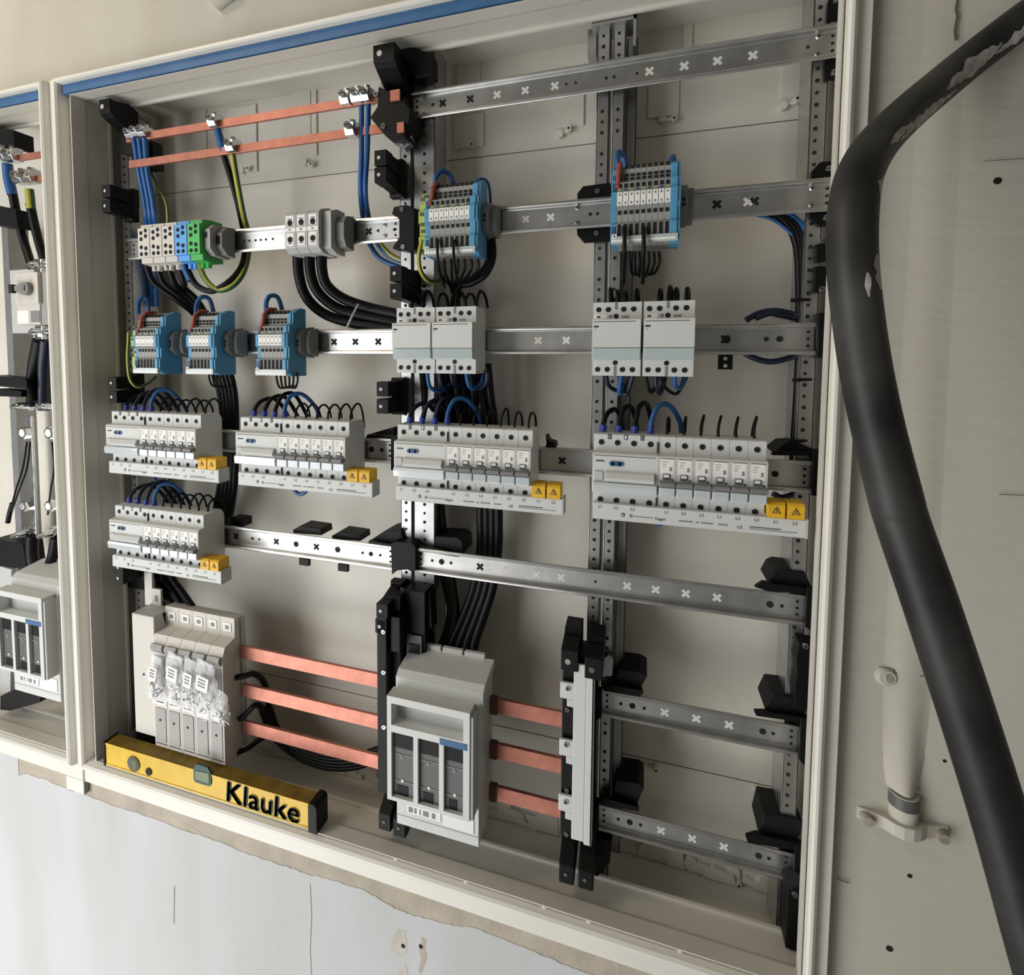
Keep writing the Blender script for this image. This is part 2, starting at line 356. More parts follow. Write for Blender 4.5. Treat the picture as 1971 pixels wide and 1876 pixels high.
for px in ((1291, 41), (1087, 78), (594, 168), (903, 110), (461, 190), (1519, 0), (716, 140)):
    q = MB('hole'); p = at(*px, YP); q.hole(p[0], YP, p[2], 2.2); q.build('panel_hole', cab)
# ragged filler along the foot of the back panel and smudges of embossing along its top
for k, (xa, xb, yy) in enumerate(((490, 740, 0), (950, 1080, 0), (1190, 1500, 0))):
    q = MB('mortar')
    for i in range(12):
        x = at(xa+(xb-xa)*i/11, 1560, YP)[0]; z = -548+random.uniform(-8, 22); w = random.uniform(6, 22)
        q.prism([(x-w, -561), (x+w, -561), (x+w*.8, z), (x-w*.3, z+4), (x-w*.9, z-5)], YP-random.uniform(3, 9), YP, 'y', 'back')
    q.build('moulded_ledge', cab)
for cx, cy in ((385, 180), (665, 128), (1000, 62), (720, 138), (985, 66)):
    q = MB('groove'); p = at(cx, cy, YP); x = p[0]-16
    for i in range(6):
        w = random.uniform(1, 4); h = random.uniform(2, 7); q.box(x, x+w, YP-.4, YP+.2, p[2]-h/2, p[2]+h/2); x += w+random.uniform(2, 5)
    q.build('embossed_mark', cab)
# bumps on the lower inner lip
for px in ((765, 1640), (900, 1683), (1050, 1738), (1135, 1765), (1310, 1822)):
    q = MB('frame'); p = at(px[0], px[1], -55); q.cyl((p[0], -56, -533), 'z', 5, 2.5, 12, 'frame', r2=3); q.build('lid_stop', cab)
# ------------------------------------------------------------------ posts (perforated uprights)
def post(label, x0, x1, yf, yb, z0, z1, holes, side='both', group='perforated steel uprights', m='zinc'):
    t = thing('mounting_upright', label, 'upright', ((x0+x1)/2, yf, z0), group)
    b = MB(m); th = 1.6
    b.box(x0, x1, yf, yf+th, z0, z1)
    if side in ('both', 'l'): b.box(x0, x0+th, yf, yb, z0, z1)
    if side in ('both', 'r'): b.box(x1-th, x1, yf, yb, z0, z1)
    z = z0+6; i = 0
    while z < z1-4:
        if (i % 12) not in holes[1]: b.hole(holes[0], yf, z, 1.9 if i % 2 else 2.3, n=8)
        z += 12.5; i += 1
    b.build('profile', t, bevel=.4)
    return t
GP = None
post('perforated steel upright, left of the close pair behind the middle supports', 543, 560, 14, 50, -556, 540, (551, ()), group=None)
post('perforated steel upright with dark side, right of the close pair in the middle', 563, 594, 14, 60, -556, 540, (579, ()), group=None)
post('slim perforated upright, left of the pair right of the cabinet centre', 802, 817, 16, 60, -556, 528, (809, (3, 7)), group=None)
post('slim perforated upright, right of the pair right of the cabinet centre', 820.5, 834.5, 16, 60, -556, 528, (827, (3, 7)), group=None)
o = post('grey carrier profile behind the slim upright pair', 836, 848, 30, 70, -520, 512, (842, tuple(range(12))), group=None, m='zinc_dull')
post('perforated upright at the far right edge inside the big cabinet', 1026, 1042, 12, 60, -556, 540, (1032, ()), group=None)
post('perforated upright at the far left inside the big cabinet', 44, 62, 10, 60, -556, 520, (53, ()), group=None)
# silver bracket holding the top of the slim pair
q = MB('zinc'); p = at(1172, 62, 20); q.box(796, 846, 6, 40, 520, 534, 'zinc'); q.box(843, 846, 6, 60, 490, 534); q.box(790, 800, 20, 60, 495, 525); tag(q.build('top_bracket', org=(820, 30, 520)), 'galvanised bracket clasping the top of the slim upright pair', 'bracket')
# ------------------------------------------------------------------ DIN rails
def xslot(b, x, z, y, r=5.6, m='hole', rot=.785):
    for a in (rot, -rot):
        c, s = math.cos(a), math.sin(a); w = 1.7; y -= .06
        b.add([(x+c*u*r-s*v*w, y, z+s*u*r+c*v*w) for u, v in ((-1, -1), (1, -1), (1, 1), (-1, 1))], [(0, 1, 2, 3)], m)
def rail(label, x0, x1, z, slots=(), xs=(), rounds=(), ends=(True, True), m='zinc', mslot='hole', yf=0):
    t = thing('mounting_rail', label, 'rail', ((x0+x1)/2, yf+8, z-17.5))
    b = MB(m); d = 7.5; s = 1.2
    prof = [(.9, 17.5), (.1, 16.6), (-.4, 14.5), (.3, 13), (d-s-.5, 12.4), (d-s, 11.6), (d-s, -11.6), (d-s-.5, -12.4), (.3, -13), (-.4, -14.5), (.1, -16.6), (.9, -17.5), (2, -17.5), (1.4, -13.8), (d, -13), (d, 13), (1.4, 13.8), (2, 17.5)]
    b.prism([(yf+y, z+h) for y, h in prof], x0, x1)
    for e, xx in zip(ends, (x0, x1)):
        if e:
            sg = 1 if xx == x0 else -1
            for dz in (-7.5, 0, 7.5): b.hole(xx+sg*6, yf+d-s, z+dz, 1.7)
    b.build('rail_profile', t, bevel=.25)
    for px in slots:
        q = MB('hole'); x = at(px[0], px[1], yf+d-s)[0]; xslot(q, x, z, yf+d-s-.2, m=mslot if len(px) < 3 else px[2]); q.build('cross_slot', t)
    for px in rounds:
        q = MB('hole'); x = at(px[0], px[1], yf+d-s)[0]; q.hole(x, yf+d-s, z, px[2] if len(px) > 2 else 3.4, n=14); q.build('round_slot', t)
    for px in xs:
        q = MB('silver'); x = at(px[0], px[1], yf+d-s)[0]
        for dz in px[2:]: q.screw(x, yf+d-s, z+dz, 3)
        q.build('rail_screws', t)
    return t
S = 'device'  # pale slot fill: the lit flange behind, put into the colour
rail('top mounting rail crossing the upper right fields, steel, empty', 566, 1049, 458.5, [(852, 198), (905, 190), (957, 181, 'back'), (1011, 173, S), (1068, 165, S), (1250, 136, 'back'), (1317, 124, S), (1381, 117, S), (1449, 105, S)], [(817, 205, -10, 10), (1575, 84, -9, 9)], [(833, 200, 2), (1090, 161, 1.6), (1108, 160, 1.6), (1167, 150, 1.8), (1182, 147, 1.8), (1226, 140, 1.6), (1555, 87, 1.6)])
rail('second rail from the top on the right, carrying two blue terminal strips', 580, 1050, 302, [(1012, 415, 'back'), (1060, 412, S), (1380, 387, 'hole'), (1440, 381, S), (1452, 383)], [(1112, 410, -9, 9), (1563, 377, -9, 9)], [(1136, 410, 2.2), (1150, 409, 2)])
rail('third rail on the right, behind the lidded modules', 575, 1038, 150.5, [(1036, 650, 'back'), (1090, 649, S), (1396, 649)], [], [(1501, 647, 3.6), (1398, 649, 4.5), (1475, 647, 2.6)])
rail('fourth rail on the right, behind the two wide breaker rows', 575, 1040, 0, [(1082, 886)], [], [(1492, 907, 3.6)])
rail('long bare rail sloping across below the right breaker rows', 571, 1038.5, -150, [(924, 1092), (975, 1099, 'back'), (1033, 1105, S), (1080, 1111, S), (1207, 1130, S), (1262, 1137, S), (1320, 1142, S), (1380, 1150, S)], [], [(850, 1083, 4), (868, 1086, 2), (832, 1080, 2), (1146, 1120, 1.6), (1482, 1162, 3.8), (1505, 1165, 2)], m='zinc')
rail('short steel rail in the lower right field, upper of two', 823, 1038, -301, [(1279, 1376, S), (1340, 1384, S), (1403, 1395, S)], [], [(1217, 1360, 3.6), (1240, 1364, 2), (1195, 1356, 2), (1468, 1409, 3.6), (1488, 1412, 2)])
rail('short steel rail in the lower right field, lowest of all', 822, 1038, -452.5, [(1272, 1600, S), (1332, 1614, S), (1393, 1630, S)], [], [(1212, 1583, 3.6), (1233, 1588, 2), (1190, 1579, 2), (1460, 1647, 3.6), (1480, 1652, 2)])
rail('left rail carrying the white, blue and green distribution blocks', 66, 546, 302, [(430, 462), (665, 444, 'white'), (710, 440)], [(741, 437, -7, 7)], [(470, 458, 1.8), (480, 457, 1.8), (492, 457, 1.8), (502, 456, 1.8), (512, 454, 1.8), (525, 454, 1.8), (728, 438, 2), (759, 436, 2)], m='zinc')
rail('left rail carrying three small blue terminal strips', 66, 550, 150.5, [(643, 655), (684, 654), (728, 653)], [], [(478, 657, 2), (480, 650, 1.6)])
rail('left rail behind the two upper breaker rows, under their rims', 66, 536, -1, [], [], [(735, 866, 3), (715, 863, 4)])
rail('left rail beside the lowest breaker row, with black clips hanging from it', 66, 536, -152, [(454, 1031), (532, 1041), (609, 1051)], [], [(486, 1036, 2.4), (499, 1038, 1.8), (570, 1048, 4.4), (650, 1059, 4.4), (698, 1065, 2), (714, 1067, 3.4), (732, 1069, 2)])
# ------------------------------------------------------------------ breakers, all built at the origin: x from 0, z=0 mid height, rail plane y=0
MW = 17.6
BODY = [(0, 34), (0, -34), (-6, -42.5), (-41, -42.5), (-42, -41.5), (-42, -23.5), (-52, -22.5), (-53, -21), (-53, 21), (-52, 22.5), (-42, 23.5), (-42, 41.5), (-41, 42.5), (-6, 42.5)]
def make_mcb(label, group):
    t = thing('circuit_breaker', label, 'circuit breaker', (0, 0, 0), group)
    b = MB('device'); b.prism(BODY, .15, MW-.15, 'x')
    b.box(2.2, 15.4, -53.25, -53, 3, 19.5, 'white'); b.box(1.5, 16.1, -53.4, -53, 19.6, 20.2, 'ink')
    for k in range(3): b.box(3.5, 9-k, -53.45, -53.2, 16-k*2.6, 16.6-k*2.6, 'ink_light')
    b.box(11, 13.5, -53.45, -53.2, 6.5, 11, 'ink_light')
    b.build('body', t, bevel=.5)
    for z in (33, -33):
        q = MB('hole'); q.cyl((MW/2, -41.9, z), 'y', 3.6, -.4, 14, 'device_side'); q.cyl((MW/2, -41.9, z), 'y', 3.0, -.7, 12, 'hole'); q.build('terminal_screw', t)
    g = MB('darkgrey'); g.box(4.5, 11.5, -54, -52.8, -3.2, 3.4, 'darkgrey'); g.box(5.3, 10.7, -54.3, -54, -.5, 2.6, 'white'); g.box(13, 14.8, -54, -52.8, -3.5, -2, 'hole'); g.build('state_window', t)
    l = MB('grey'); l.prism([(-53, -4), (-62, -5), (-63, -9), (-53, -10.5)], .9, MW-.9, 'x'); l.build('toggle', t, bevel=.6)
    w = MB('flap'); w.prism([(-53, -11), (-56.5, -11.5), (-56.5, -21), (-53, -22)], .9, MW-.9, 'x'); w.build('label_flap', t, bevel=.5)
    return t
def make_rcd(label, n, flap='flap', group=None):
    Wd = n*MW; t = thing('residual_current_breaker', label, 'residual current breaker', (0, 0, 0), group)
    b = MB('device'); b.prism(BODY, .15, Wd-.15, 'x')
    b.box(2, Wd-3, -53.3, -53, 19.2, 19.9, 'ink'); b.box(4, 13, -53.3, -53, 12.6, 14.2, 'ink')
    for k in range(3): b.box(4, 10-k, -53.3, -53, 1-k*2.4, 1.6-k*2.4, 'ink_light')
    for k in range(n-1):
        x = (k+1)*MW; b.box(x-2, x+2, -42.5, -41.5, 36.5, 42.5, 'darkgrey'); b.box(x-.9, x+.9, -42.8, -42.4, 37.5, 41.5, 'white' if k == 1 else 'grey')
    b.box(1.45*MW, 1.6*MW, -42.5, -42, -36, -32, 'ink'); b.box(Wd-2, Wd-1, -44, -41, 24, 36, 'hole'); b.box(Wd-2, Wd-1, -44, -41, -36, -26, 'hole')
    b.build('body', t, bevel=.5)
    for k in range(n):
        for z in (33, -33):
            q = MB('hole'); q.cyl((k*MW+MW/2, -41.9, z), 'y', 3.8, -.4, 14, 'device_side'); q.cyl((k*MW+MW/2, -41.9, z), 'y', 3.1, -.7, 12, 'hole'); q.build('terminal_screw', t)
    q = MB('blue_dark'); q.cyl((21, -53, 11), 'y', 2.6, -1.4, 12, 'blue_dark'); q.box(21, 31, -54.4, -53, 8.4, 13.6); q.cyl((31, -53, 11), 'y', 2.6, -1.4, 12, 'blue_dark'); q.build('test_button', t, bevel=.3)['label'] = 'blue test button'
    q = MB('clear'); q.prism([(-53, 3), (-56.5, 1), (-60, -5), (-56, -9), (-53, -9)], 14, Wd-4, 'x', 'device'); q.box(2, 12, -55, -53, -8, 2, 'device_side'); q.build('handle', t, bevel=.8)
    q = MB(flap); q.prism([(-53, -10), (-57, -10.5), (-58, -14), (-57, -21.5), (-53, -22.5)], 1, Wd-1.5, 'x'); q.build('label_flap', t, bevel=.5)
    return t
def make_comb(label, big=1):
    t = thing('busbar_comb', label, 'busbar comb', (0, 0, 0), 'busbar combs under the breaker rows')
    b = MB('device'); L = 212
    b.prism([(-43, -32.5), (-50, -33), (-50.5, -50), (-49, -51.5), (-30, -51.5), (-30, -49), (-43, -46)], 1, L, 'x', 'device')
    for k, s in enumerate(('L1', 'L2', 'L3', '', 'L1', 'L2', 'L3', 'L1', 'L2', 'L3', 'L1', 'L2')):
        if s: b.text(s, 8.8+k*MW, -50.7, -38.2, 4.6, 'ink', cx=True)
    b.cyl((34, -50.4, -44), 'y', 2.1, -.5, 10, 'ink'); b.cyl((34, -50.6, -44), 'y', 1.1, -.5, 10, 'device')
    b.box(41, 44, -50.9, -50.4, -46, -42.8, 'ink_light'); b.box(45, 66, -50.9, -50.4, -45, -44.2, 'ink_light')
    b.text('hager', 68, -50.8, -46.4, 5, 'ink'); 
    for a_, w_ in ((92, 14), (109, 3), (114, 12), (131, 9)): b.box(a_, a_+w_, -50.9, -50.4, -45.6, -44.2, 'ink_light')
    b.text('CE', 149, -50.8, -47.4, 4.6, 'ink'); b.box(161, 190, -50.9, -50.4, -44.8, -44, 'ink'); b.box(161, 205, -50.9, -50.4, -46.8, -46.1, 'ink_light')
    b.xf(Matrix.Translation((0, 0, -2.8))); b.build('cover', t, bevel=.3)
    q = MB('device_side'); q.box(L, L+2.2, -51, -30, -54.3, -34.3); q.build('end_cap', t)
    for x in (177.5, 195):
        q = MB('yellow'); q.prism([(-30, -19), (-50, -19), (-52, -21.5), (-52, -35), (-30, -35)], x, x+15.5, 'x')
        xc = x+7.7; P = [(xc-4, -30.2), (xc+4, -30.2), (xc, -23)]; q.prism(P, -52.4, -52, 'y', 'ink'); q.prism([(xc-2.6, -29.4), (xc+2.6, -29.4), (xc, -24.8)], -52.6, -52.3, 'y', 'yellow'); q.box(xc-.5, xc+.5, -52.9, -52.5, -29, -26, 'ink')
        q.build('warning_cap', t, bevel=.4)['label'] = 'yellow cap with warning triangle'
    return t
GR = {1: (71.1, 0.5, 'upper left breaker row'), 2: (318.2, 0.5, 'second breaker row from left'), 3: (564.4, 0.5, 'third breaker row from left'), 4: (810.6, .5, 'furthest right breaker row'), 5: (71.1, -149.4, 'lowest breaker row')}
ORD = ['first', 'second', 'third', 'fourth', 'fifth', 'sixth']
mcb0 = rcd0 = comb0 = None
for k, (gx, gz, nm) in GR.items():
    fl = {3: 'flap_bright', 2: 'flap_bright'}.get(k, 'flap')
    lb = 'wide breaker with blue test button starting the %s' % nm
    if rcd0 is None or True:
        o = make_rcd(lb, 4, fl, 'wide breakers heading the rows'); o.location = M3(gx, 0, gz); o['_o'] = (gx, 0.0, gz)
    for i in range(6):
        lb = '%s narrow breaker right of the wide one, %s' % (ORD[i], nm); g = 'narrow breakers, %s' % nm
        if mcb0 is None: mcb0 = make_mcb(lb, g); mcb0.location = M3(gx+4*MW, 0, gz); mcb0['_o'] = (gx+4*MW, 0.0, gz)
        else: dup(mcb0, (gx+(4+i)*MW, 0, gz), lb, g)
    lb = 'white busbar comb with yellow caps under the %s' % nm
    if comb0 is None: comb0 = make_comb(lb); comb0.location = M3(gx, 0, gz); comb0['_o'] = (gx, 0.0, gz)
    else: dup(comb0, (gx, 0, gz), lb)
# lidded 3-module units in the third row
def make_lid(label):
    Wd = 52.6; t = thing('lidded_module', label, 'electrical module', (0, 0, 0), 'lidded modules in the third row')
    b = MB('device'); B = [(0, 34), (0, -34), (-6, -41), (-42, -41), (-42, -23.5), (-51, -23.5), (-51, 21.5), (-42, 21.5), (-42, 41), (-6, 41)]
    b.prism(B, .3, Wd-.3, 'x')
    for z0, z1 in ((33, 41.2), (-41.2, -30)): b.box(23.5, 26.5, -42.4, -41.5, z0, z1, 'grey')
    b.box(2, 15, -42.3, -42, 22, 27.5, 'white'); b.box(4, 8, -42.5, -42.2, 24, 26, 'ink'); b.box(31, 39, -42.3, -42, 23.5, 26, 'grey'); b.box(17, 21, -42.3, -42, 23.5, 27, 'grey')
    b.build('body', t, bevel=.5)
    for z in (33, -34):
        for x in (6, 16.5, 33, 43.5):
            q = MB('hole'); q.cyl((x, -41.9, z), 'y', 2.9, -.6, 12, 'hole'); q.build('terminal_screw', t)
    for z in (25.5, -26.5):
        q = MB('hole'); q.cyl((25, -41.9, z), 'y', 2.7, -.6, 12, 'hole'); q.build('clip_hole', t)
    l = MB('device'); l.box(.6, Wd-1, -56, -51, -9.5, 21); l.box(2, Wd-6, -56.2, -56, 18.4, 19.1, 'ink'); l.box(2, 7.5, -56.2, -56, 12.4, 14.4, 'ink'); l.box(2.5, 5, -56.2, -56, 10, 10.6, 'ink_light')
    l.build('lid', t, bevel=.6)
    f = MB('window'); f.prism([(-51, -10.2), (-55.5, -10.2), (-54, -22.5), (-51, -22.8)], .6, Wd-1, 'x'); f.build('label_flap', t, bevel=.4)
    return t
l0 = None
for x, lb in ((563.5, 'grey lidded module left of its twin, just right of the middle supports'), (617.0, 'grey lidded module right of its twin, left pair of the third row'), (807.5, 'grey lidded module left of its twin, right pair of the third row'), (861.5, 'grey lidded module right of its twin, next to bare rail on the right')):
    if l0 is None: l0 = make_lid(lb); l0.location = M3(x, 0, 150); l0['_o'] = (x, 0.0, 150.)
    else: dup(l0, (x, 0, 150), lb)
# ------------------------------------------------------------------ blue terminal strips
SP = [(-8, 45), (-18, 46), (-36, 38), (-37, 24), (-46, 21), (-46, 12), (-50, 10), (-50, -6), (-46, -8), (-46, -22), (-49, -24), (-49, -40), (-40, -46), (-8, -46)]
def outline(y):  # front y of the profile at height z
    return y
def strip_unit(label, x0, x1, z, n, org=None, jumper=True, big=False, gnye=False, endw=9, clampw=15, group=None):
    t = thing('terminal_strip', label, 'terminal strip', ((x0+x1)/2, 0, z-46), group)
    def pr(p): return [(y, zz+z) for y, zz in p]
    eL = endw
    q = MB('blue'); q.prism(pr(SP), x0, x0+eL*.6, 'x'); q.box(x0+1, x0+eL*.6-1, -47, -45.8, z+12, z+20, 'blue_dark'); q.box(x0+1, x0+eL*.6-1, -37.6, -37, z+27, z+31, 'blue_dark'); q.box(x0+1, x0+eL*.6-.6, -49.6, -48, z-38, z-27, 'blue_dark'); q.build('end_terminal', t, bevel=.5)['label'] = 'blue end terminal'
    q = MB('blue'); P = [(y-2.5, zz*1.02) for y, zz in SP]; q.prism(pr(P), x1-eL, x1-3, 'x'); q.prism(pr([(y-1 if y < -10 else y, zz*1.03) for y, zz in SP]), x1-3, x1, 'x'); q.build('end_terminal', t, bevel=.5)['label'] = 'blue end terminal'
    a, c = x0+eL*.6, x1-eL; w = (c-a)/n
    for i in range(n):
        q = MB('slate'); xa, xb = a+i*w+.15, a+(i+1)*w-.15; xm = (xa+xb)/2
        q.prism(pr(SP), xa, xb, 'x')
        hw = w*.30
        q.box(xm-hw, xm+hw, -34, -30, z+39.5, z+43, 'hole')
        for zz, y in ((31, -37.2), (27, -37.2)): q.box(xm-hw, xm+hw, y-.5, y+1, z+zz-1.4, z+zz+1.4, 'hole')
        q.box(xm-hw, xm+hw, -46.6, -45, z+15, z+19.5, 'hole'); q.box(xm-hw*.9, xm+hw*.9, -46.4, -45, z+12.3, z+14, 'blue_dark' if i % 2 else 'lime')
        q.box(xm-w*.44, xm+w*.44, -50.7, -49.8, z-5, z+9.5, 'white'); q.box(xm-hw*.5, xm+hw*.5, -50.9, -50.6, z+5.5, z+8, 'ink_light'); q.box(xm-hw*.5, xm+hw*.5, -50.9, -50.6, z-3.6, z-1, 'ink_light')
        q.box(xm-hw, xm+hw, -46.6, -45, z-13.5, z-9.5, 'hole'); q.box(xm-hw, xm+hw, -49.6, -48, z-37, z-24.6, 'hole')
        q.build('terminal', t)
    q = MB('clear'); q.box(x0+1, x1-2, -52.5, -49.5, z-46, z-38, 'window'); q.box(x0+1, x1-4, -53, -52.3, z-44, z-41.5, 'white'); q.box(x0+2, x0+7, -53, -52.3, z-40.5, z-35.5, 'white'); q.box(x0+3.8, x0+5.2, -53.2, -52.9, z-39.5, z-36.5, 'ink'); q.build('marker_carrier', t, bevel=.4)
    if jumper:
        q = MB('red'); q.tube([(x0+eL*.55+2, -14, z+47), (x0+eL*.55+2.6, -30, z+46.5), (x0+eL*.55+2, -40, z+38), (x0+eL*.55+1.5, -42, z+24), (x0+eL*.55+1.2, -47, z+15)], 3.0, 6, 'red'); q.build('jumper_bridge', t)['label'] = 'red jumper bridge'
    if gnye:
        q = MB('lime'); P = [(y+4, zz*.9) for y, zz in SP]; q.prism(pr(P), x0-9.5, x0-1, 'x')
        for zz, y in ((34, -33), (27, -42.4), (6, -46.3), (-8, -46.3), (-16, -42.3)): q.box(x0-8, x0-2.4, y-.6, y+1, z+zz*.9-2, z+zz*.9+2, 'wire_gnye' if False else 'groove')
        q.build('earth_terminal', t, bevel=.5)['label'] = 'yellow green earth terminal'
    q = MB('device_grey'); q.prism([(0, z+22), (-26, z+18), (-34, z+10), (-34, z-10), (-26, z-18), (0, z-22)], x1+.5, x1+clampw*.55, 'x', 'grey'); q.prism([(0, z+20), (-20, z+16), (-24, z+6), (-24, z-6), (-20, z-16), (0, z-20)], x1+clampw*.55, x1+clampw, 'x', 'grey')
    q.box(x1+2.5, x1+5.5, -34.6, -34, z-1, z+3, 'hole'); q.box(x1+2.5, x1+5.5, -34.6, -34, z-6, z-3, 'hole')
    tag(q.build('end_clamp', org=(x1+8, 0, z-22), bevel=.5), 'grey end clamp right of the '+label.split(',')[0], 'end clamp')
    return t
G5 = 'small blue terminal strips on the left rail'
strip_unit('leftmost small blue terminal strip, partly shaded, green wire beside it', 130, 181, 149.5, 6, group=G5, gnye=True)
strip_unit('second small blue terminal strip, blue loop arching from its top left', 231, 283, 149.5, 6, group=G5)
strip_unit('third small blue terminal strip, standing apart nearest the middle', 353, 406, 149.5, 6, group=G5)
strip_unit('larger blue terminal strip beside the middle supports, green terminal at its left', 605, 673, 299, 8, endw=10, gnye=True, group='larger blue terminal strips')
strip_unit('larger blue terminal strip over the slim upright pair, upper right', 825, 896, 299, 9, endw=10, group='larger blue terminal strips')
# ------------------------------------------------------------------ distribution blocks
def dist(x, w, col, label, z=298.5):
    t = thing('distribution_block', label, 'distribution block', (x+w/2, 0, z-34), 'distribution blocks on the top left rail')
    b = MB(col); b.prism([(0, z+30), (0, z-30), (-14, z-33), (-40, z-30), (-40, z-22.5), (-45.5, z-22), (-45.5, z+21), (-40, z+21.5), (-40, z+27), (-24, z+30)], x+.5, x+w-.5, 'x'); b.build('body', t, bevel=.6)
    for k, (u, dz) in enumerate(((.3, 14), (.68, 17), (.3, 5), (.68, 9), (.3, -7), (.68, -9), (.3, -17), (.68, -17))):
        q = MB('hole'); q.hole(x+w*u, -45.5, z+dz, 3.0, n=12); q.build('screw_hole', t)
    for u in (.3, .7):
        q = MB(col); q.cyl((x+w*u, -22, z-30), 'z', 4.2, -9, 12, col); q.build('wire_inlet', t)
for k, (c, s) in enumerate((('device_warm', 'leftmost white distribution block'), ('device_warm', 'white distribution block between two other white ones'), ('device_warm', 'white distribution block touching the blue one'), ('blue_light', 'bright blue distribution block'), ('green', 'green distribution block beside the dark end clamp'))):
    dist(140+k*23.4, 23.4, c, s)
q = MB('device_grey'); q.prism([(0, 322), (-28, 320), (-38, 312), (-38, 285), (-28, 276), (0, 274)], 257.5, 268, 'x', 'device_grey'); q.prism([(0, 320), (-16, 318), (-27, 308), (-27, 288), (-16, 278), (0, 276)], 268, 279, 'x', 'grey'); q.box(269, 276, -27.6, -26.6, 292, 304, 'hole'); q.box(259, 263, -38.8, -38, 300, 308, 'hole')
tag(q.build('end_clamp', org=(268, 0, 274), bevel=.6), 'dark grey end clamp beside the green distribution block', 'end clamp')
# three feed-through terminals
for k in range(3):
    x = 400+k*17.7; t = thing('feed_through_terminal', ['leftmost of three grey feed-through terminals with a thick black cable below', 'middle one of three grey feed-through terminals with thick black cables', 'rightmost of three grey feed-through terminals, against its grey end block'][k], 'terminal', (x+9, 0, 262), 'feed-through terminals on the top left rail')
    b = MB('device_side'); z = 298.5; b.prism([(0, z+32), (-20, z+32), (-40, z+26), (-45, z+20), (-45, z-24), (-36, z-30), (0, z-32)], x+.4, x+17.3, 'x')
    b.box(x+3, x+14.5, -45.6, -45, z+7, z+19, 'white'); b.box(x+3, x+14.5, -45.6, -45, z-21, z-4, 'white'); b.box(x+.4, x+17.3, -46, -45, z-2.2, z+3, 'white'); b.box(x+7, x+10, -46.2, -46, z-.8, z+1.6, 'red' if k == 1 else 'ink_light')
    b.box(x+5.5, x+12, -46, -45.6, z+14, z+15, 'ink'); b.box(x+5.5, x+12, -46, -45.6, z-18, z-17, 'ink')
    b.build('body', t, bevel=.6)
    for dz in (9.5, -12.5):
        q = MB('hole'); q.hole(x+8.8, -45.6, z+dz, 4, n=14); q.build('screw_hole', t)
q = MB('device_grey'); q.prism([(0, 328), (-20, 328), (-36, 322), (-36, 274), (-20, 268), (0, 268)], 453.5, 466, 'x', 'device_side'); q.prism([(0, 322), (-20, 318), (-27, 308), (-27, 288), (-20, 277), (0, 275)], 466, 480, 'x', 'grey')
tag(q.build('end_clamp', org=(466, 0, 268), bevel=.6), 'grey end block right of the three feed-through terminals', 'end clamp')
# ------------------------------------------------------------------ main switches bottom left
for k in range(5):
    x = 144+k*27.2; t = thing('main_switch', '%s of the tall grey main switches behind the plastic bags' % ['leftmost', 'second from left', 'middle', 'second from right', 'rightmost'][k], 'main switch', (x+13, 0, -492), 'tall main switches at the lower left')
    b = MB('device_warm'); b.prism([(0, -272), (-20, -270), (-20, -300), (-41, -305), (-46, -318), (-46, -485), (-40, -489), (-14, -489), (-14, -480), (0, -478)], x+.3, x+26.9, 'x')
    b.box(x+6, x+21, -21, -20, -292, -278, 'white'); b.box(x+10, x+17, -21.3, -21, -288, -282, 'grey')
    b.box(x+3, x+24, -46.4, -46, -404, -391, 'white')
    for j in range(4): b.box(x+5, x+21, -46.6, -46.3, -394-j*2.8, -393.2-j*2.8, 'ink_light')
    b.box(x+3, x+24, -46.4, -46, -416, -407, 'white'); b.box(x+5, x+20, -46.6, -46.3, -412, -410, 'ink'); b.box(x+2, x+25, -46.4, -46, -480, -478.5, 'ink')
    b.build('body', t, bevel=.7)
    q = MB('device_grey'); q.box(x+3, x+24, -47.2, -46, -476, -421); q.cyl((x+13, -47.2, -440), 'y', 2, -.4, 10, 'hole'); q.build('lower_cover', t, bevel=.5)
    q = MB('device_grey'); q.box(x+3, x+24, -47, -46, -385, -336); q.build('upper_cover', t, bevel=.5)
    q = MB('clear'); q.prism([(-46, -318), (-50, -316), (-53, -322), (-49, -330), (-46, -331)], x+2, x+25, 'x', 'device_grey'); q.build('sight_flap', t, bevel=.6)
q = MB('device_side'); q.box(280.5, 283, -8, 0, -480, -275); q.box(276, 281, -20, -12, -492, -476)
tag(q.build('side_plate', org=(281, 0, -490)), 'thin grey plate on the right flank of the main switches', 'plate')
q = MB('device_warm'); q.box(99, 143.5, -42, -39, -475, -281); q.box(99, 143.5, -42, -5, -281, -279, 'device_side'); q.box(88, 104, -8, -4, -282, -226); q.cyl((120, -42, -376), 'y', 2, -.5, 10, 'hole'); q.box(104, 122, -8, -4, -282, -252)
q.box(109, 116, -8.5, -8, -273, -263, 'ink_light'); tag(q.build('cover_plate', org=(121, -40, -475), bevel=.5), 'plain off-white cover plate left of the tall main switches', 'cover plate')
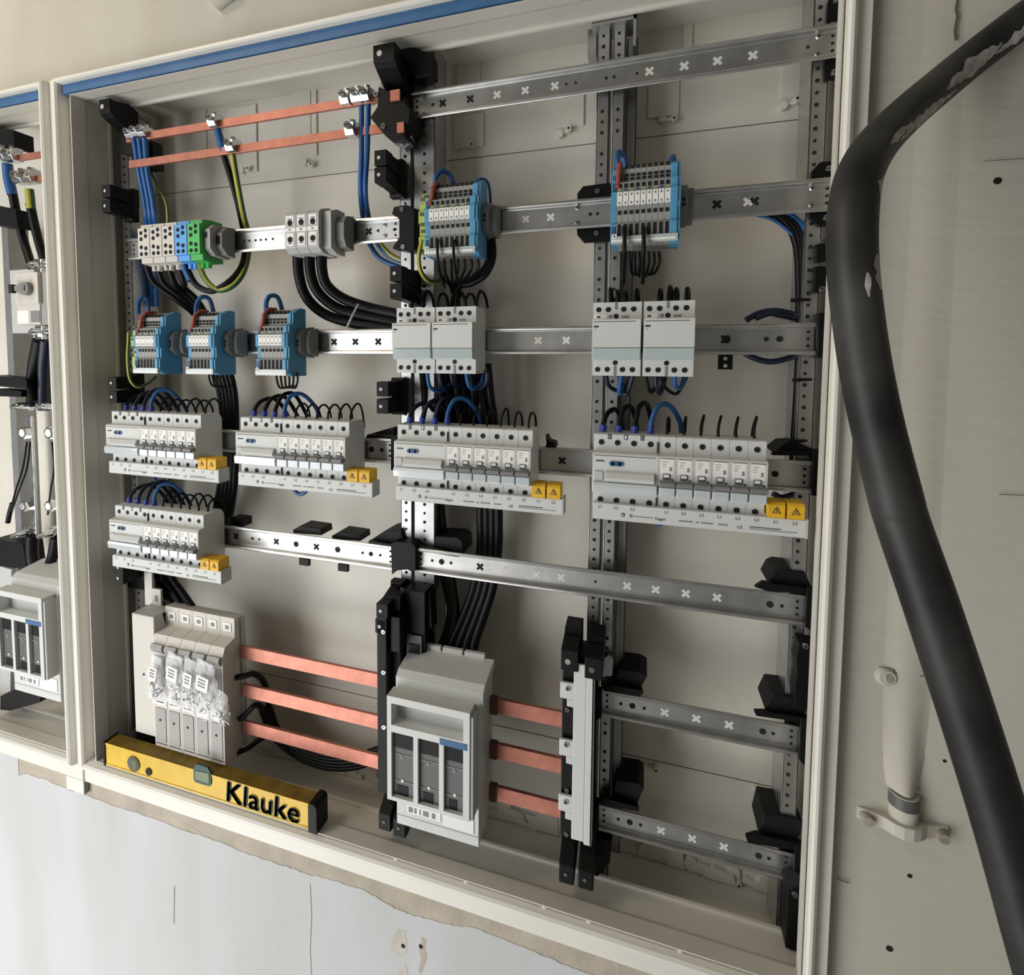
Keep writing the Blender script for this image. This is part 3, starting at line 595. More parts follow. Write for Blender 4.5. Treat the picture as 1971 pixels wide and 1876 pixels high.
# ------------------------------------------------------------------ fuse switch with grey body and three dark windows
def fuse_switch(label, dx=0, dy=0, dz=0, group='fuse switches with three dark windows'):
    t = thing('fuse_switch', label, 'fuse switch', (625+dx, dy, -470+dz), group)
    s = MB('device'); s.prism([(0, -282), (-52, -290), (-60, -296), (-60, -303), (-62, -303), (-62, -478), (-30, -476), (-24, -468), (0, -466)], 571, 682, 'x')
    for k in range(9): s.box(682, 682.4, -32, -14, -350-k*9, -346-k*9, 'device_side')
    s.box(571, 682, -62.2, -61.8, -466, -465, 'ink_light')
    s.box(586, 632, -63, -62, -459, -447, 'white')
    
    for a_, w_ in ((588, 6), (596, 3), (603, 2), (608, 8), (620, 5)): s.box(a_, a_+w_, -63.3, -63, -457, -450, 'ink_light')
    s.box(636, 676, -63.2, -62, -462, -440, 'white')
    s.build('body', t, bevel=1.2)
    c = MB('device'); c.prism([(-4, -268), (-50, -276), (-58, -283), (-58, -299), (-52, -299), (-50, -286), (-4, -280)], 568, 686, 'x'); c.build('top_cover', t, bevel=.8)
    c = MB('device_side')
    for k in range(3): c.box(583+k*31, 611+k*31, -8, -2, -280, -262, 'device')
    c.build('terminal_shroud', t, bevel=.5)
    f = MB('device'); xa, xb, za, zb = 567, 676, -430, -294; y0, y1 = -82, -62
    def fr(x0, x1, z0, z1): f.box(x0, x1, y0, y1, z0, z1)
    fr(xa, xa+6, za, zb); fr(xb-8, xb, za, zb); fr(xa+6, xb-8, zb-9, zb); fr(xa+6, xb-8, -331-9, -331); fr(xa+6, xb-8, za, za+5)
    for x in (xa+36, xa+70): fr(x, x+6, za+5, -340)
    f.box(xa+6, xb-8, -64, -62.1, -331, zb-9, 'device_side'); f.build('lid_frame', t)
    for k, (x0, x1) in enumerate(((xa+6, xa+36), (xa+42, xa+70), (xa+76, xb-8))):
        w = MB('darkgrey'); w.box(x0, x1, -77, -63, za+5, -340, 'darkgrey'); w.box(x0+2, x1-2, -77.6, -77, -362, -345, 'black'); w.box(x0, x1, -77.8, -77, -371, -369.8, 'grey'); w.cyl((x0+12, -77, -374), 'y', 2.2, -.7, 8, 'grey'); w.box(x0, x1, -77.8, -77, -406, -405, 'grey'); w.cyl((x0+13, -77, -405), 'y', 2, -.8, 8, 'white'); w.box(x0+5, x1-9, -77.5, -77, -424, -411, 'black')
        w.build('fuse_window', t)
    q = MB('blue_dark'); q.box(xb-38, xb-3, y0-.5, y0, -341, -333, 'gasket'); q.build('rating_label', t)['label'] = 'blue rating label'
    q = MB('device_side'); q.box(676, 680, -80, -62, -430, -300, 'device_side'); q.build('lid_side', t, bevel=.6)
    return t
fs = fuse_switch('grey fuse switch with three dark windows in the middle of the cabinet floor')
# ------------------------------------------------------------------ copper
def bar(label, x0, x1, z0, z1, y0, y1, group, parts=()):
    q = MB('copper'); q.box(x0, x1, y0, y1, z0, z1); return tag(q.build('copper_busbar', org=((x0+x1)/2, (y0+y1)/2, z0), bevel=.4), label, 'busbar', group)
bar('upper of two thin copper bars at the top left', 96, 556, 459, 470, -22, -17, 'thin copper bars at the top left')
bar('lower of two thin copper bars at the top left', 100, 560, 420, 431, -22, -17, 'thin copper bars at the top left')
for z, s in ((-316, 'highest'), (-377, 'middle'), (-436, 'lowest')):
    bar('%s of the wide copper bars between main switches and middle support' % s, 284, 548, z-20, z, -12, -7, 'wide copper bars, left span')
    bar('%s of the wide copper bars right of the fuse switch' % s, 684, 776, z-20, z, -12, -7, 'wide copper bars, right span')
    q = MB('orange'); q.box(682.5, 692, -14, -6, z-21, z+1, 'brown'); tag(q.build('bar_clip', org=(685, -10, z-21)), 'brown clip where the %s wide copper bar meets the fuse switch' % s, 'clip', 'clips on the right copper bars')
# ------------------------------------------------------------------ spirit level resting on the inner bottom lip
A, B = Vector((58, -63, -490)), Vector((459, -63, -486)); tl = (B-A).length
t = thing('spirit_level', 'worn yellow spirit level lying on the cabinet lip at the lower left', 'spirit level', (58, -50, -526))
def lv(x, y, z): return (58+x, -63+y, -526.5+z+x*.004)
q = MB('level_yellow'); hgt = 37; dep = 22
for (y0, y1, z0, z1, m) in ((0, 2, 0, hgt, 'level_yellow'), (0, dep, hgt-3, hgt, 'level_dark'), (0, dep, 0, 3, 'level_yellow'), (9, 12, 2, hgt-2, 'level_yellow')):  # top flange painted darker: its shade is in the colour
    q.box(0, 380, y0, y1, z0, z1, m)
q.box(0, 380, -.8, 0, hgt-3, hgt, 'level_yellow'); q.box(0, 380, -.8, 0, 0, 2.5, 'level_yellow'); q.xf(Matrix.Translation((58, -63, -526)) @ Matrix.Rotation(-.004, 4, 'Y')); q.build('frame_bar', t, bevel=.6)
q = MB('groove'); cx, cz = at(257, 1470, -64)[0], at(257, 1470, -64)[2]
q.cyl((cx, -64, cz), 'y', 12.5, -.6, 24, 'level_dark'); q.cyl((cx, -64.3, cz), 'y', 11.5, -.6, 24, 'groove'); q.box(cx-2, cx+7, -65.3, -64.8, cz-8, cz+8, 'vial'); q.build('round_vial_window', t)
q = MB('hole'); p = at(286, 1485, -64); q.cyl((p[0], -64, p[2]), 'y', 6, -.6, 16, 'hole'); q.build('hanging_hole', t)
q = MB('vial'); p = at(390, 1493, -64); q.prism([(p[0]-17, p[2]+8), (p[0]-17, p[2]-10), (p[0]-14, p[2]-13), (p[0]+12, p[2]-13), (p[0]+16, p[2]-9), (p[0]+16, p[2]+8), (p[0]+10, p[2]+16), (p[0]-12, p[2]+16)], -64.6, -61, 'y', 'level_green'); q.prism([(p[0]-13, p[2]+6), (p[0]-13, p[2]-8), (p[0]+13, p[2]-8), (p[0]+13, p[2]+8)], -65.4, -64.5, 'y', 'vial'); q.build('bubble_vial', t, bevel=.5)
q = MB('level_green'); p = at(432, 1543, -64.5); e = at(580, 1580, -64.5); s = (e[0]-p[0])
v, f = text_geo('Klauke'); wk = max(a[0] for a in v); q.text('Klauke', p[0], -64.3, -520.5, s/wk*.96, 'level_green')
q.v = [(x+(z+520.5)*.08, y, z+(z+520.5)*-.04) for x, y, z in q.v]; q0 = list(q.v)
for dx, dzz in ((1.5, 0), (.7, .9), (-.8, 0), (.7, -.7)): q.add([(x+dx, y-.1, z+dzz) for x, y, z in q0], [tuple(ff) for ff in f])
q.build('brand_lettering', t)['label'] = 'dark green lettering'
q = MB('darkgrey'); q.prism([(437.5, -527), (437.5, -488), (441, -485), (448, -485), (452, -489), (452, -527)], -66, -38, 'y', 'black'); q.build('end_cap', t, bevel=1)['label'] = 'black end cap'
q = MB('black'); q.box(55.5, 58.5, -65, -40, -527, -488); q.build('end_cap', t)['label'] = 'black end cap'
# ------------------------------------------------------------------ helpers for parts laid on a plane y = Y
def ppoly(b, pts, yf, yb, m=None):
    P = [at(a, c, yf) for a, c in pts]; return b.prism([(p[0], p[2]) for p in P], yf, yb, 'y', m)
def pbox(b, x0, y0, x1, y1, yf, yb, m=None):
    a, c = at(x0, y0, yf), at(x1, y1, yf); return b.box(a[0], c[0], yf, yb, c[2], a[2], m)
def cen(b):
    xs = [v[0] for v in b.v]; ys = [v[1] for v in b.v]; zs = [v[2] for v in b.v]
    return ((min(xs)+max(xs))/2, (min(ys)+max(ys))/2, min(zs))
# ------------------------------------------------------------------ black cover supports sticking out to the front
def arm(label, X, z, y0=-46, y1=14, w=17, h=19, group='black cover supports on the uprights', zb=None, slot=True):
    t = thing('cover_support', label, 'support', (X, y1, z-h/2), group); zb = z if zb is None else zb
    b = MB('black'); c = 2
    vs = []
    for yy, zz, hh, ww in ((y0, z, h, w), (y0+18, z, h, w), (y0+20, z+(zb-z)*.35, h*1.0, w*.8), (y1-14, zb, h*1.1, w*.8), (y1-12, zb, h*1.5, w*1.15), (y1, zb, h*1.5, w*1.15)):
        vs += [(X-ww/2, yy, zz-hh/2), (X+ww/2, yy, zz-hh/2), (X+ww/2, yy, zz+hh/2), (X-ww/2, yy, zz+hh/2)]
    fs = [(i*4+k, i*4+(k+1) % 4, i*4+4+(k+1) % 4, i*4+4+k) for i in range(5) for k in range(4)]+[(3, 2, 1, 0), (20, 21, 22, 23)]
    b.add(vs, fs); b.build('arm', t, bevel=.8)
    if slot:
        q = MB('device_side'); q.cyl((X-w*.12, y0, z), 'y', 3.1, -.4, 12, 'black_matt'); q.cyl((X-w*.12, y0-.3, z), 'y', 2.3, -.4, 12, 'device_side'); q.build('tip_hole', t)
    q = MB('silver'); q.screw(X+w*.2, y1-12, zb-h*.45, 2.6, 'silver'); q.build('screw', t)
    return t
def A(px, py, X): p = atX(px, py, X); return p
for (px, py, X, lb) in ((732, 303, 541, 'upper arm of the black pair beside the two blue cables'), (732, 336, 541, 'lower arm of the black pair beside the two blue cables'),
                        (762, 526, 562, 'upper arm of the black pair above the lidded modules, middle'), (762, 560, 562, 'lower arm of the black pair above the lidded modules, middle'),
                        (736, 749, 541, 'upper arm of the black pair between two breaker rows, middle'), (736, 782, 541, 'lower arm of the black pair between two breaker rows, middle'),
                        (735, 1176, 541, 'upper of two black arms above the tall middle bar support'), (733, 1206, 541, 'lower of two black arms above the tall middle bar support')):
    p = at(px, py, -46); arm(lb, p[0], p[2], -46, 12 if py not in (526, 560) else 26, zb=p[2]+(8 if py > 1100 else -1))
for (px, py, lb) in ((204, 367, 'upper black arm at the left edge beside the blue wires'), (204, 396, 'lower black arm at the left edge beside the blue wires'), (216, 737, 'upper black arm at the left edge above the first breaker row'),
                     (217, 764, 'lower black arm at the left edge above the first breaker row'), (229, 1092, 'upper black arm under the lowest breaker row at the left edge'), (229, 1113, 'lower black arm under the lowest breaker row at the left edge')):
    p = at(px, py, -42); arm(lb, p[0], p[2], -42, 8)
# top ones are bigger and swept
def swept(label, X, z, zb, w, y0=-46, y1=14, h=22, group='large swept black corner supports'):
    t = thing('corner_support', label, 'support', (X, y1, zb-30), group); b = MB('black')
    b.prism([(y0, z+h/2), (y0, z-h/2+2), (y0+8, z-h/2-4), (y1-18, zb-22), (y1-18, zb-42), (y1, zb-42), (y1, zb+14), (y1-16, zb+20), (y0+10, z+h/2)], X-w/2, X+w/2, 'x')
    b.build('arm', t, bevel=1.2)
    q = MB('device_side'); q.cyl((X-w*.2, y0, z), 'y', 3.6, -.4, 12, 'device_side'); q.build('tip_hole', t)
    q = MB('silver'); q.screw(X-w*.25, y1-18, zb-36, 3.2); q.screw(X+w*.25, y1-18, zb-34, 3.2); q.build('screws', t)
    return t
p = at(733, 102, -46); swept('large black support at the top of the middle uprights', p[0]+4, p[2], p[2]-12, 30)
p = at(197, 205, -42); swept('large black support at the upper left corner inside the cabinet', p[0]+4, p[2], p[2]-4, 22, -42, 8)
q = MB('black'); ppoly(q, [(765, 85), (800, 92), (832, 104), (833, 145), (800, 150), (770, 130)], -8, 12); tag(q.build('corner_block', org=cen(q), bevel=1), 'black block with cut corners behind the top middle support', 'block')
# feet at the bottom
def foot(label, px, X, zt, y0=-46, group='black feet at the lower ends of the uprights'):
    t = thing('lower_support', label, 'support', (X, 12, px-14), group); b = MB('black'); z = px
    b.prism([(y0, z+11), (y0, z-12), (y0+8, z-14), (2, zt-30), (12, zt-20), (12, zt+20), (0, zt+20)], X-9, X+9, 'x'); b.build('arm', t, bevel=1.2)
    q = MB('black_matt'); q.cyl((X-1, y0, z), 'y', 3.2, -.4, 12, 'black_matt'); q.cyl((X-1, y0-.3, z), 'y', 2.2, -.4, 12, 'darkgrey'); q.build('tip_hole', t)
    return t
for px, py, lb in ((740, 1582, 'left black foot between spirit level and fuse switch'), (768, 1594, 'right black foot tucked under the fuse switch corner'), (1090, 1683, 'left one of the black foot pair below the white cover strip'), (1127, 1694, 'right one of the black foot pair below the white cover strip')):
    p = at(px, py, -46); foot(lb, p[2], p[0], p[2]+26)
# black busbar holders of the thin bars
for nm, pts, sc in (('black holder gripping the right ends of the thin copper bars', [(728, 166), (776, 190), (790, 212), (788, 235), (776, 248), (778, 262), (742, 262), (712, 226), (726, 205)], [(724, 182), (738, 243)]),
                    ('black holder gripping the left ends of the thin copper bars', [(230, 262), (256, 258), (268, 275), (292, 270), (296, 322), (262, 326), (250, 298), (226, 292), (224, 272)], [])):
    q = MB('black'); yf0 = -30 if sc else -12; ppoly(q, pts, yf0, 8); t = tag(q.build('busbar_holder', org=cen(q), bevel=1), nm, 'busbar holder')
    for a, c in sc:
        s = MB('silver'); p = at(a, c, -30); s.screw(p[0], -30, p[2], 4); s.build('screw', t)
    if sc:
        s = MB('copper'); pbox(s, 751, 174, 769, 192, -33, -30, 'copper'); s.build('copper_end', t); s = MB('copper'); pbox(s, 764, 236, 777, 254, -33, -30, 'copper'); s.build('copper_end', t)
q = MB('zinc_dull'); ppoly(q, [(752, 268), (792, 262), (792, 275), (778, 287), (766, 282)], -6, 4); o = tag(q.build('bracket_plate', org=cen(q)), 'small steel plate under the black holder in the middle', 'bracket'); s = MB('silver'); p = at(775, 276, -6); s.screw(p[0], -6, p[2], 3); p = at(789, 263, -6); s.screw(p[0], -6, p[2], 3); s.build('screws', o)
q = MB('device_side'); ppoly(q, [(732, 140), (768, 134), (776, 160), (770, 175), (748, 176), (733, 168)], 2, 8); tag(q.build('bracket_plate', org=cen(q)), 'pale plate behind the black holder near the top middle', 'bracket')
# plates around rail ends
def plate(label, pts, yf, yb, screws=(), name='rail_bracket', m='black', group=None, hexs=()):
    q = MB(m); ppoly(q, pts, yf, yb); o = tag(q.build(name, org=cen(q), bevel=.7), label, 'bracket', group)
    for a, c in screws:
        s = MB('silver'); p = at(a, c, yf); s.screw(p[0], yf, p[2], 3.4); s.build('screw', o)
    return o
plate('black clipped-corner bracket above the second rail by the slim uprights', [(1111, 372), (1122, 358), (1175, 351), (1178, 378), (1111, 384)], 8.2, 13, [(1150, 368)])
plate('black clipped-corner bracket below the second rail by the slim uprights', [(1110, 440), (1175, 436), (1175, 464), (1124, 467), (1111, 452)], 8.2, 13, [(1148, 449)])
plate('black clipped-corner bracket above the right end of the second rail', [(1562, 330), (1580, 311), (1614, 308), (1614, 338), (1562, 341)], 8.2, 11, [(1595, 325)])
plate('black clipped-corner bracket below the right end of the second rail', [(1558, 408), (1604, 404), (1604, 436), (1575, 435), (1558, 420)], 8.2, 11, [(1590, 419)])
plate('black bracket capping the right end of the left upper rail', [(758, 398), (782, 394), (798, 400), (797, 480), (785, 484), (755, 478), (760, 468), (768, 460), (768, 420), (754, 412)], -4, 12, [(774, 403), (776, 475)])
plate('black block under the right end of the top rail', [(1587, 116), (1622, 104), (1622, 152), (1587, 154)], 8.2, 11.5, [(1605, 140)])
plate('black piece above the right end of the top rail', [(1594, 0), (1632, -14), (1632, 36), (1592, 40)], 8.2, 11.5, [(1610, 0)])
plate('black stub with silver screws, upper of two, right edge', [(1571, 470), (1600, 466), (1600, 500), (1571, 504)], 0, 11.5, [(1585, 463)])
plate('black stub with silver screw, lower of two, right edge', [(1569, 512), (1598, 512), (1598, 560), (1566, 562)], 0, 11.5, [(1582, 556)])
plate('black bracket capping the right end of the third rail', [(1575, 603), (1607, 600), (1604, 684), (1573, 690)], -3, 11, group='black caps on the right rail ends')
plate('black bracket capping the right end of the fourth rail', [(1565, 866), (1592, 868), (1588, 956), (1563, 954)], -3, 11, group='black caps on the right rail ends')
plate('black bracket capping the right end of the long fifth rail', [(1553, 1130), (1575, 1140), (1572, 1205), (1562, 1215), (1549, 1206)], -3, 11, group='black caps on the right rail ends')
plate('black bracket capping the right end of the upper short rail', [(1541, 1380), (1566, 1392), (1560, 1460), (1548, 1474), (1538, 1462)], -3, 11, group='black caps on the right rail ends')
plate('black bracket capping the right end of the lowest short rail', [(1530, 1626), (1556, 1640), (1550, 1706), (1534, 1712), (1528, 1698)], -3, 11, group='black caps on the right rail ends')
plate('long black support standing at the lower right corner', [(1516, 1712), (1546, 1700), (1540, 1834), (1512, 1824)], -20, 11, [(1530, 1721)], name='lower_support')
plate('notched black support between the two lower right rails and the fifth rail', [(1538, 1236), (1570, 1240), (1566, 1366), (1530, 1360), (1528, 1330), (1534, 1296), (1532, 1270)], -10, 11, [(1550, 1243)], name='cover_support')
plate('black end bracket where left and right lower rails meet', [(752, 1046), (762, 1042), (792, 1044), (800, 1052), (800, 1098), (792, 1100), (784, 1096), (764, 1098), (754, 1106)], -6, 12)
plate('black bracket end at the left tip of the upper short rail', [(1136, 1330), (1158, 1335), (1158, 1380), (1148, 1388), (1138, 1384)], -3, 12)
plate('black bracket end at the left tip of the lowest short rail', [(1132, 1545), (1152, 1552), (1152, 1602), (1138, 1610), (1130, 1600)], -3, 12)
plate('black bracket hanging off the right end of the second left breaker rail', [(752, 840), (767, 836), (768, 905), (752, 905)], -3, 11)
# dark trays clipped above rail ends
def tray(label, rim, lip, yf=2, yb=52):
    t = thing('cable_tray_clip', label, 'clip', at(rim[0][0], rim[0][1], yf), 'dark cable guides above rail ends')
    q = MB('black_matt'); ppoly(q, rim, yf+6, yb); q.build('guide_box', t, bevel=1)
    q = MB('black'); ppoly(q, lip, yf-2, yf+5); q.build('clip_bar', t, bevel=.5)
tray('dark guide above the left end of the upper short rail', [(1178, 1318), (1192, 1287), (1232, 1293), (1246, 1301), (1228, 1332)], [(1168, 1318), (1236, 1328), (1238, 1334), (1232, 1341), (1160, 1330)])
tray('dark guide above the right end of the upper short rail', [(1472, 1366), (1486, 1336), (1535, 1342), (1560, 1350), (1545, 1385)], [(1452, 1370), (1470, 1370), (1545, 1380), (1558, 1392), (1456, 1378)])
tray('dark guide above the left end of the lowest short rail', [(1178, 1540), (1186, 1501), (1230, 1508), (1240, 1516), (1222, 1556)], [(1160, 1535), (1228, 1553), (1230, 1562), (1156, 1549)])
tray('dark guide above the right end of the lowest short rail', [(1460, 1606), (1470, 1566), (1530, 1576), (1548, 1590), (1530, 1625)], [(1436, 1612), (1456, 1606), (1530, 1622), (1548, 1640), (1440, 1622)])
tray('dark guide above the right end of the long fifth rail', [(1478, 1123), (1490, 1101), (1502, 1096), (1550, 1102), (1562, 1130), (1548, 1134)], [(1453, 1130), (1468, 1120), (1556, 1132), (1568, 1144), (1480, 1138)])
tray('dark guide over the left end of the long fifth rail', [(832, 1056), (838, 1032), (880, 1034), (890, 1042), (892, 1066), (870, 1068)], [(790, 1048), (850, 1057), (890, 1070), (880, 1072), (796, 1058)], yf=4)
tray('dark guide over the right end of the lowest left rail', [(712, 1040), (740, 1024), (772, 1018), (778, 1048), (756, 1052)], [(710, 1040), (760, 1048), (760, 1053), (708, 1045)])
tray('dark guide beside the second left breaker row', [(708, 836), (735, 828), (758, 822), (760, 846), (712, 846)], [(706, 836), (758, 836), (758, 842), (704, 844)])
tray('dark guide beyond the third breaker row on the right', [(1050, 836), (1056, 848), (1068, 852), (1070, 862), (1052, 862)], [(1050, 856), (1070, 856), (1070, 862), (1050, 862)], yb=30)
tray('dark guide above the right end of the fourth rail', [(1492, 868), (1510, 854), (1538, 852), (1560, 862), (1572, 874), (1494, 876)], [(1488, 868), (1570, 868), (1576, 878), (1486, 876)])
for a, lb in ((585, 'left'), (660, 'right')):
    t = thing('hanging_clip', '%s one of two black clips gripping the lowest left rail' % lb, 'clip', at(a, 1085, 6), 'black clips on the lowest left rail'); d = (a-585)*.15
    q = MB('black'); ppoly(q, [(a-22, 1020+d), (a-8, 1012+d), (a+32, 1018+d), (a+34, 1030+d), (a-20, 1026+d)], 9, 40); q.build('upper_tab', t, bevel=.6)
    q = MB('black'); pbox(q, a-10, 1074+d, a+9, 1090+d, 2, 8); q.build('lower_tab', t, bevel=.6)
q = MB('black'); pbox(q, 444, 996, 468, 1014, 9, 30); tag(q.build('hanging_clip', org=cen(q), bevel=.6), 'black clip behind the rail right of the lowest breaker row', 'clip')
t = thing('hanging_clip', 'black two-hole tab hanging below the third rail on the right', 'clip', at(1397, 711, 4))
q = MB('black'); pbox(q, 1383, 680, 1410, 711, 2, 6); q.build('tab', t, bevel=.5); q = MB('slate')
for yy in (690, 704): p = at(1396, yy, 2); q.cyl((p[0], 2, p[2]), 'y', 2.2, -.4, 12, 'slate')
q.build('tab_holes', t)
# tall middle busbar support and the right one with its white cover
t = thing('bar_support', 'tall black bar support behind the fuse switch', 'bar support', (556, 0, -470))
q = MB('black'); q.box(535, 549, -46, -6, -458, -210); q.box(549, 562, -30, 10, -440, -190); q.box(562, 592, -16, 12, -420, -186); q.box(552, 566, -40, -20, -262, -214); q.build('block', t, bevel=1)
for a, c in ((750, 1217), (749, 1295), (747, 1400)):
    s = MB('silver'); p = at(a, c, -46); s.screw(min(max(p[0], 540), 545), -46, p[2], 3.4); s.build('screw', t)
s = MB('silver'); p = at(808, 1227, -16); s.screw(p[0], -16, p[2], 4); s.build('screw', t)
q = MB('black_matt'); q.prism([(566, -246), (588, -246), (588, -296), (566, -296)], -19, -16, 'y', 'darkgrey'); q.prism([(569, -258), (585, -258), (585, -280), (569, -280)], -20, -18.5, 'y', 'black'); q.build('latch_plate', t, bevel=.5)
q = MB('black'); ppoly(q, [(768, 1150), (782, 1138), (828, 1140), (832, 1210), (770, 1210)], -8, 12); q.build('upper_block', t, bevel=.8)
s = MB('silver'); p = at(775, 1130, -8); s.screw(p[0], -8, p[2]-4, 4); p = at(816, 1136, -8); s.screw(p[0], -8, p[2]-4, 4); s.build('screw', t)
t = thing('bar_support', 'black bar support with notched white cover, right of the centre', 'bar support', (785, 0, -480))
x0, x1, x2 = at(1079, 1400, -46)[0], at(1104, 1400, -46)[0], at(1143, 1400, -46)[0]
q = MB('black'); q.box(x0+1, x1+4, -42, 4, -450, -232); q.box(x1+4, x2, -38, 4, -455, -226); q.build('block', t, bevel=.8)
q = MB('device')
zt, zb2 = at(1110, 1278, -48)[2], at(1120, 1620, -48)[2]
q.box(x1-.5, x1+14, -48, -44, zb2, zt); q.box(x1+14, x2, -48, -44, zb2-3, zt-4); q.box(x2-3, x2, -48, -10, zb2-3, zt-4)
for ya, yb_ in ((1312, 1343), (1422, 1453), (1529, 1560)):
    a, c = at(1080, ya, -48)[2], at(1080, yb_, -48)[2]; q.box(x0-1, x1, -48, -44, c, a); q.box(x1-8, x1, -48, -44, c-9, c)
q.build('white_cover', t, bevel=.8)['label'] = 'notched white cover'
for a, c in ((1093, 1324), (1090, 1432), (1089, 1542)):
    s = MB('silver'); p = at(a, c, -48); s.screw(p[0], -48, p[2], 3.4); s.build('screw', t)
for a, c in ((1092, 1365), (1091, 1520), (1090, 1604)):
    s = MB('silver'); p = at(a, c, -42); s.screw(p[0], -42, p[2], 3); s.build('screw', t)
for k, (a, c) in enumerate(((1076, 1240), (1118, 1255))):
    p = at(a, c, -46); q = MB('black'); X = p[0]+(12 if k == 0 else 14); z = p[2]-6
    t = thing('cover_support', ['left black arm capping the white covered bar support', 'right black arm capping the white covered bar support'][k], 'support', (X, 10, z-16), 'black cover supports on the uprights')
    q.prism([(-50, z-22), (-50, z+3), (-20, z+9), (-18, z+14), (10, z+16), (10, z-12), (-20, z-16)], X-9, X+11, 'x'); q.build('arm', t, bevel=.9)
    s = MB('black_matt'); s.cyl((X-1, -50, z-11), 'y', 3.4, -.4, 12, 'darkgrey' if k else 'slate'); s.build('tip_hole', t)
q = MB('zinc'); ppoly(q, [(1150, 1275), (1170, 1262), (1180, 1270), (1178, 1300), (1160, 1302)], 4, 10); tag(q.build('bracket_plate', org=cen(q)), 'small shiny bracket beside the white covered bar support', 'bracket')
# ------------------------------------------------------------------ bar clamps
def clamp(label, px, py, Y=-24, w=12, h=17, n=1, group='silver clamps on the copper bars'):
    p = at(px, py, Y); t = thing('bar_clamp', label, 'clamp', (p[0], Y+8, p[2]-h/2), group)
    b = MB('silver'); x, z = p[0], p[2]
    b.prism([(Y-6, z+h*.35), (Y+4, z+h*.5), (Y+13, z+h*.5), (Y+13, z-h*.5), (Y-4, z-h*.5), (Y-8, z-h*.2)], x-w/2, x+w/2, 'x', 'silver'); b.build('body', t, bevel=.8)
    s = MB('chrome'); s.cyl((x, Y-5, z+1), 'y', w*.36, -7, 14, 'chrome', r2=w*.33); s.box(x-w*.28, x+w*.28, Y-12.2, Y-11.9, z+.4, z+1.6, 'hole'); s.build('screw', t)
    s = MB('chrome'); s.cyl((x, Y+4, z+h*.4), 'z', w*.3, 5, 12, 'chrome'); s.build('nut', t)
    return t
for px, py, lb in ((666, 188, 'left clamp of three at the right end of the top copper bar'), (687, 184, 'middle clamp of three at the right end of the top copper bar'), (704, 182, 'right clamp of three at the right end of the top copper bar'),
                   (676, 248, 'single clamp at the right end of the lower thin copper bar'), (412, 232, 'clamp on the upper thin copper bar with a blue-sleeved cable'), (446, 280, 'clamp on the lower thin copper bar with the green-yellow cable'),
                   (253, 258, 'leftmost clamp above the three blue wires'), (265, 254, 'middle clamp above the three blue wires'), (277, 254, 'rightmost clamp above the three blue wires')):
    clamp(lb, px, py, h=19 if px > 400 else 16, w=14 if px > 400 else 13)
# ------------------------------------------------------------------ wires
def cab_wire(label, pts, r, m='wire_black', group=None, ends=None, cat='cable', name='cable', sm=8):
    return wire(name, label, cat, wpts(pts), r, m, group, 6, sm, ends)
cab_wire('left one of two blue cables falling from the top copper bar', [(696, 203, -22), (696, 290, -18), (694, 360, -10), (697, 405, 12), (706, 455, 26), (726, 492, 30), (752, 508, 32), (790, 520, 34)], 3.6, 'wire_blue', 'pair of blue cables in the upper middle')
cab_wire('right one of two blue cables falling from the top copper bar', [(709, 201, -22), (707, 290, -18), (703, 360, -10), (707, 405, 14), (718, 450, 28), (735, 480, 32), (760, 498, 34), (795, 508, 36)], 3.6, 'wire_blue', 'pair of blue cables in the upper middle')
cab_wire('green-yellow cable sweeping behind the upper middle bracket', [(722, 448, 30), (733, 470, 32), (752, 490, 32), (775, 502, 34), (800, 510, 34)], 3.2, 'wire_gnye')
for k, (a, c, d, lb) in enumerate(((258, 268, 281, 'leftmost of three blue wires from the upper left clamps'), (268, 276, 289, 'middle of three blue wires from the upper left clamps'), (279, 284, 297, 'rightmost of three blue wires from the upper left clamps'))):
    cab_wire(lb, [(a, 266, -22), (c, 330, -14), (d-3, 385, -4), (d, 415, 4), (d+3, 450, 30), (d+2, 520, 40), (d+5, 590, 44)], 4.2, 'wire_blue', 'blue wires at the upper left')
cab_wire('thin green-yellow wire behind the upper left blue wires', [(290, 330, 0), (304, 360, 4), (318, 386, 8), (322, 410, 12), (322, 430, 20)], 1.8, 'wire_gnye')
cab_wire('blue sleeve on the cable under the upper clamp', [(419, 250, -20), (424, 268, -19), (430, 293, -17)], 5.4, 'wire_blue', name='cable_sleeve', cat='cable sleeve')
cab_wire('black cable from the upper thin bar looping down to the blue block', [(424, 268, -19), (431, 298, -17), (447, 350, -10), (460, 400, 2), (468, 440, 20), (472, 480, 16), (464, 515, 4), (440, 543, -8), (408, 560, -16), (380, 550, -20), (364, 525, -22), (356, 500, -22)], 4.6)
cab_wire('blue sleeve under the bright blue distribution block', [(353, 497, -22), (358, 518, -22), (368, 540, -21)], 6, 'wire_blue', name='cable_sleeve', cat='cable sleeve')
cab_wire('green-yellow cable looping from the lower thin bar to the green block', [(448, 298, -20), (453, 330, -15), (461, 375, -6), (470, 420, 8), (478, 450, 22), (478, 488, 18), (468, 525, 4), (448, 550, -8), (420, 558, -14), (396, 538, -20), (384, 510, -22), (380, 492, -22)], 4.2, 'wire_gnye')
for k, (a, lb) in enumerate(((276, 'first'), (296, 'second'), (318, 'third'), (338, 'fourth'))):
    cab_wire('%s dark cable from the left dropping below the distribution blocks' % lb, [(a+4, 492, -22), (a+8, 515, -20), (a+22-k*2, 545, -8), (345-k*2+k*6, 580-k*8, 10), (372+k*4, 602-k*6, 24), (400+k*4, 640, 40), (418, 700, 46)], 5, 'wire_black' if k < 3 else 'wire_black', 'dark cables under the distribution blocks')
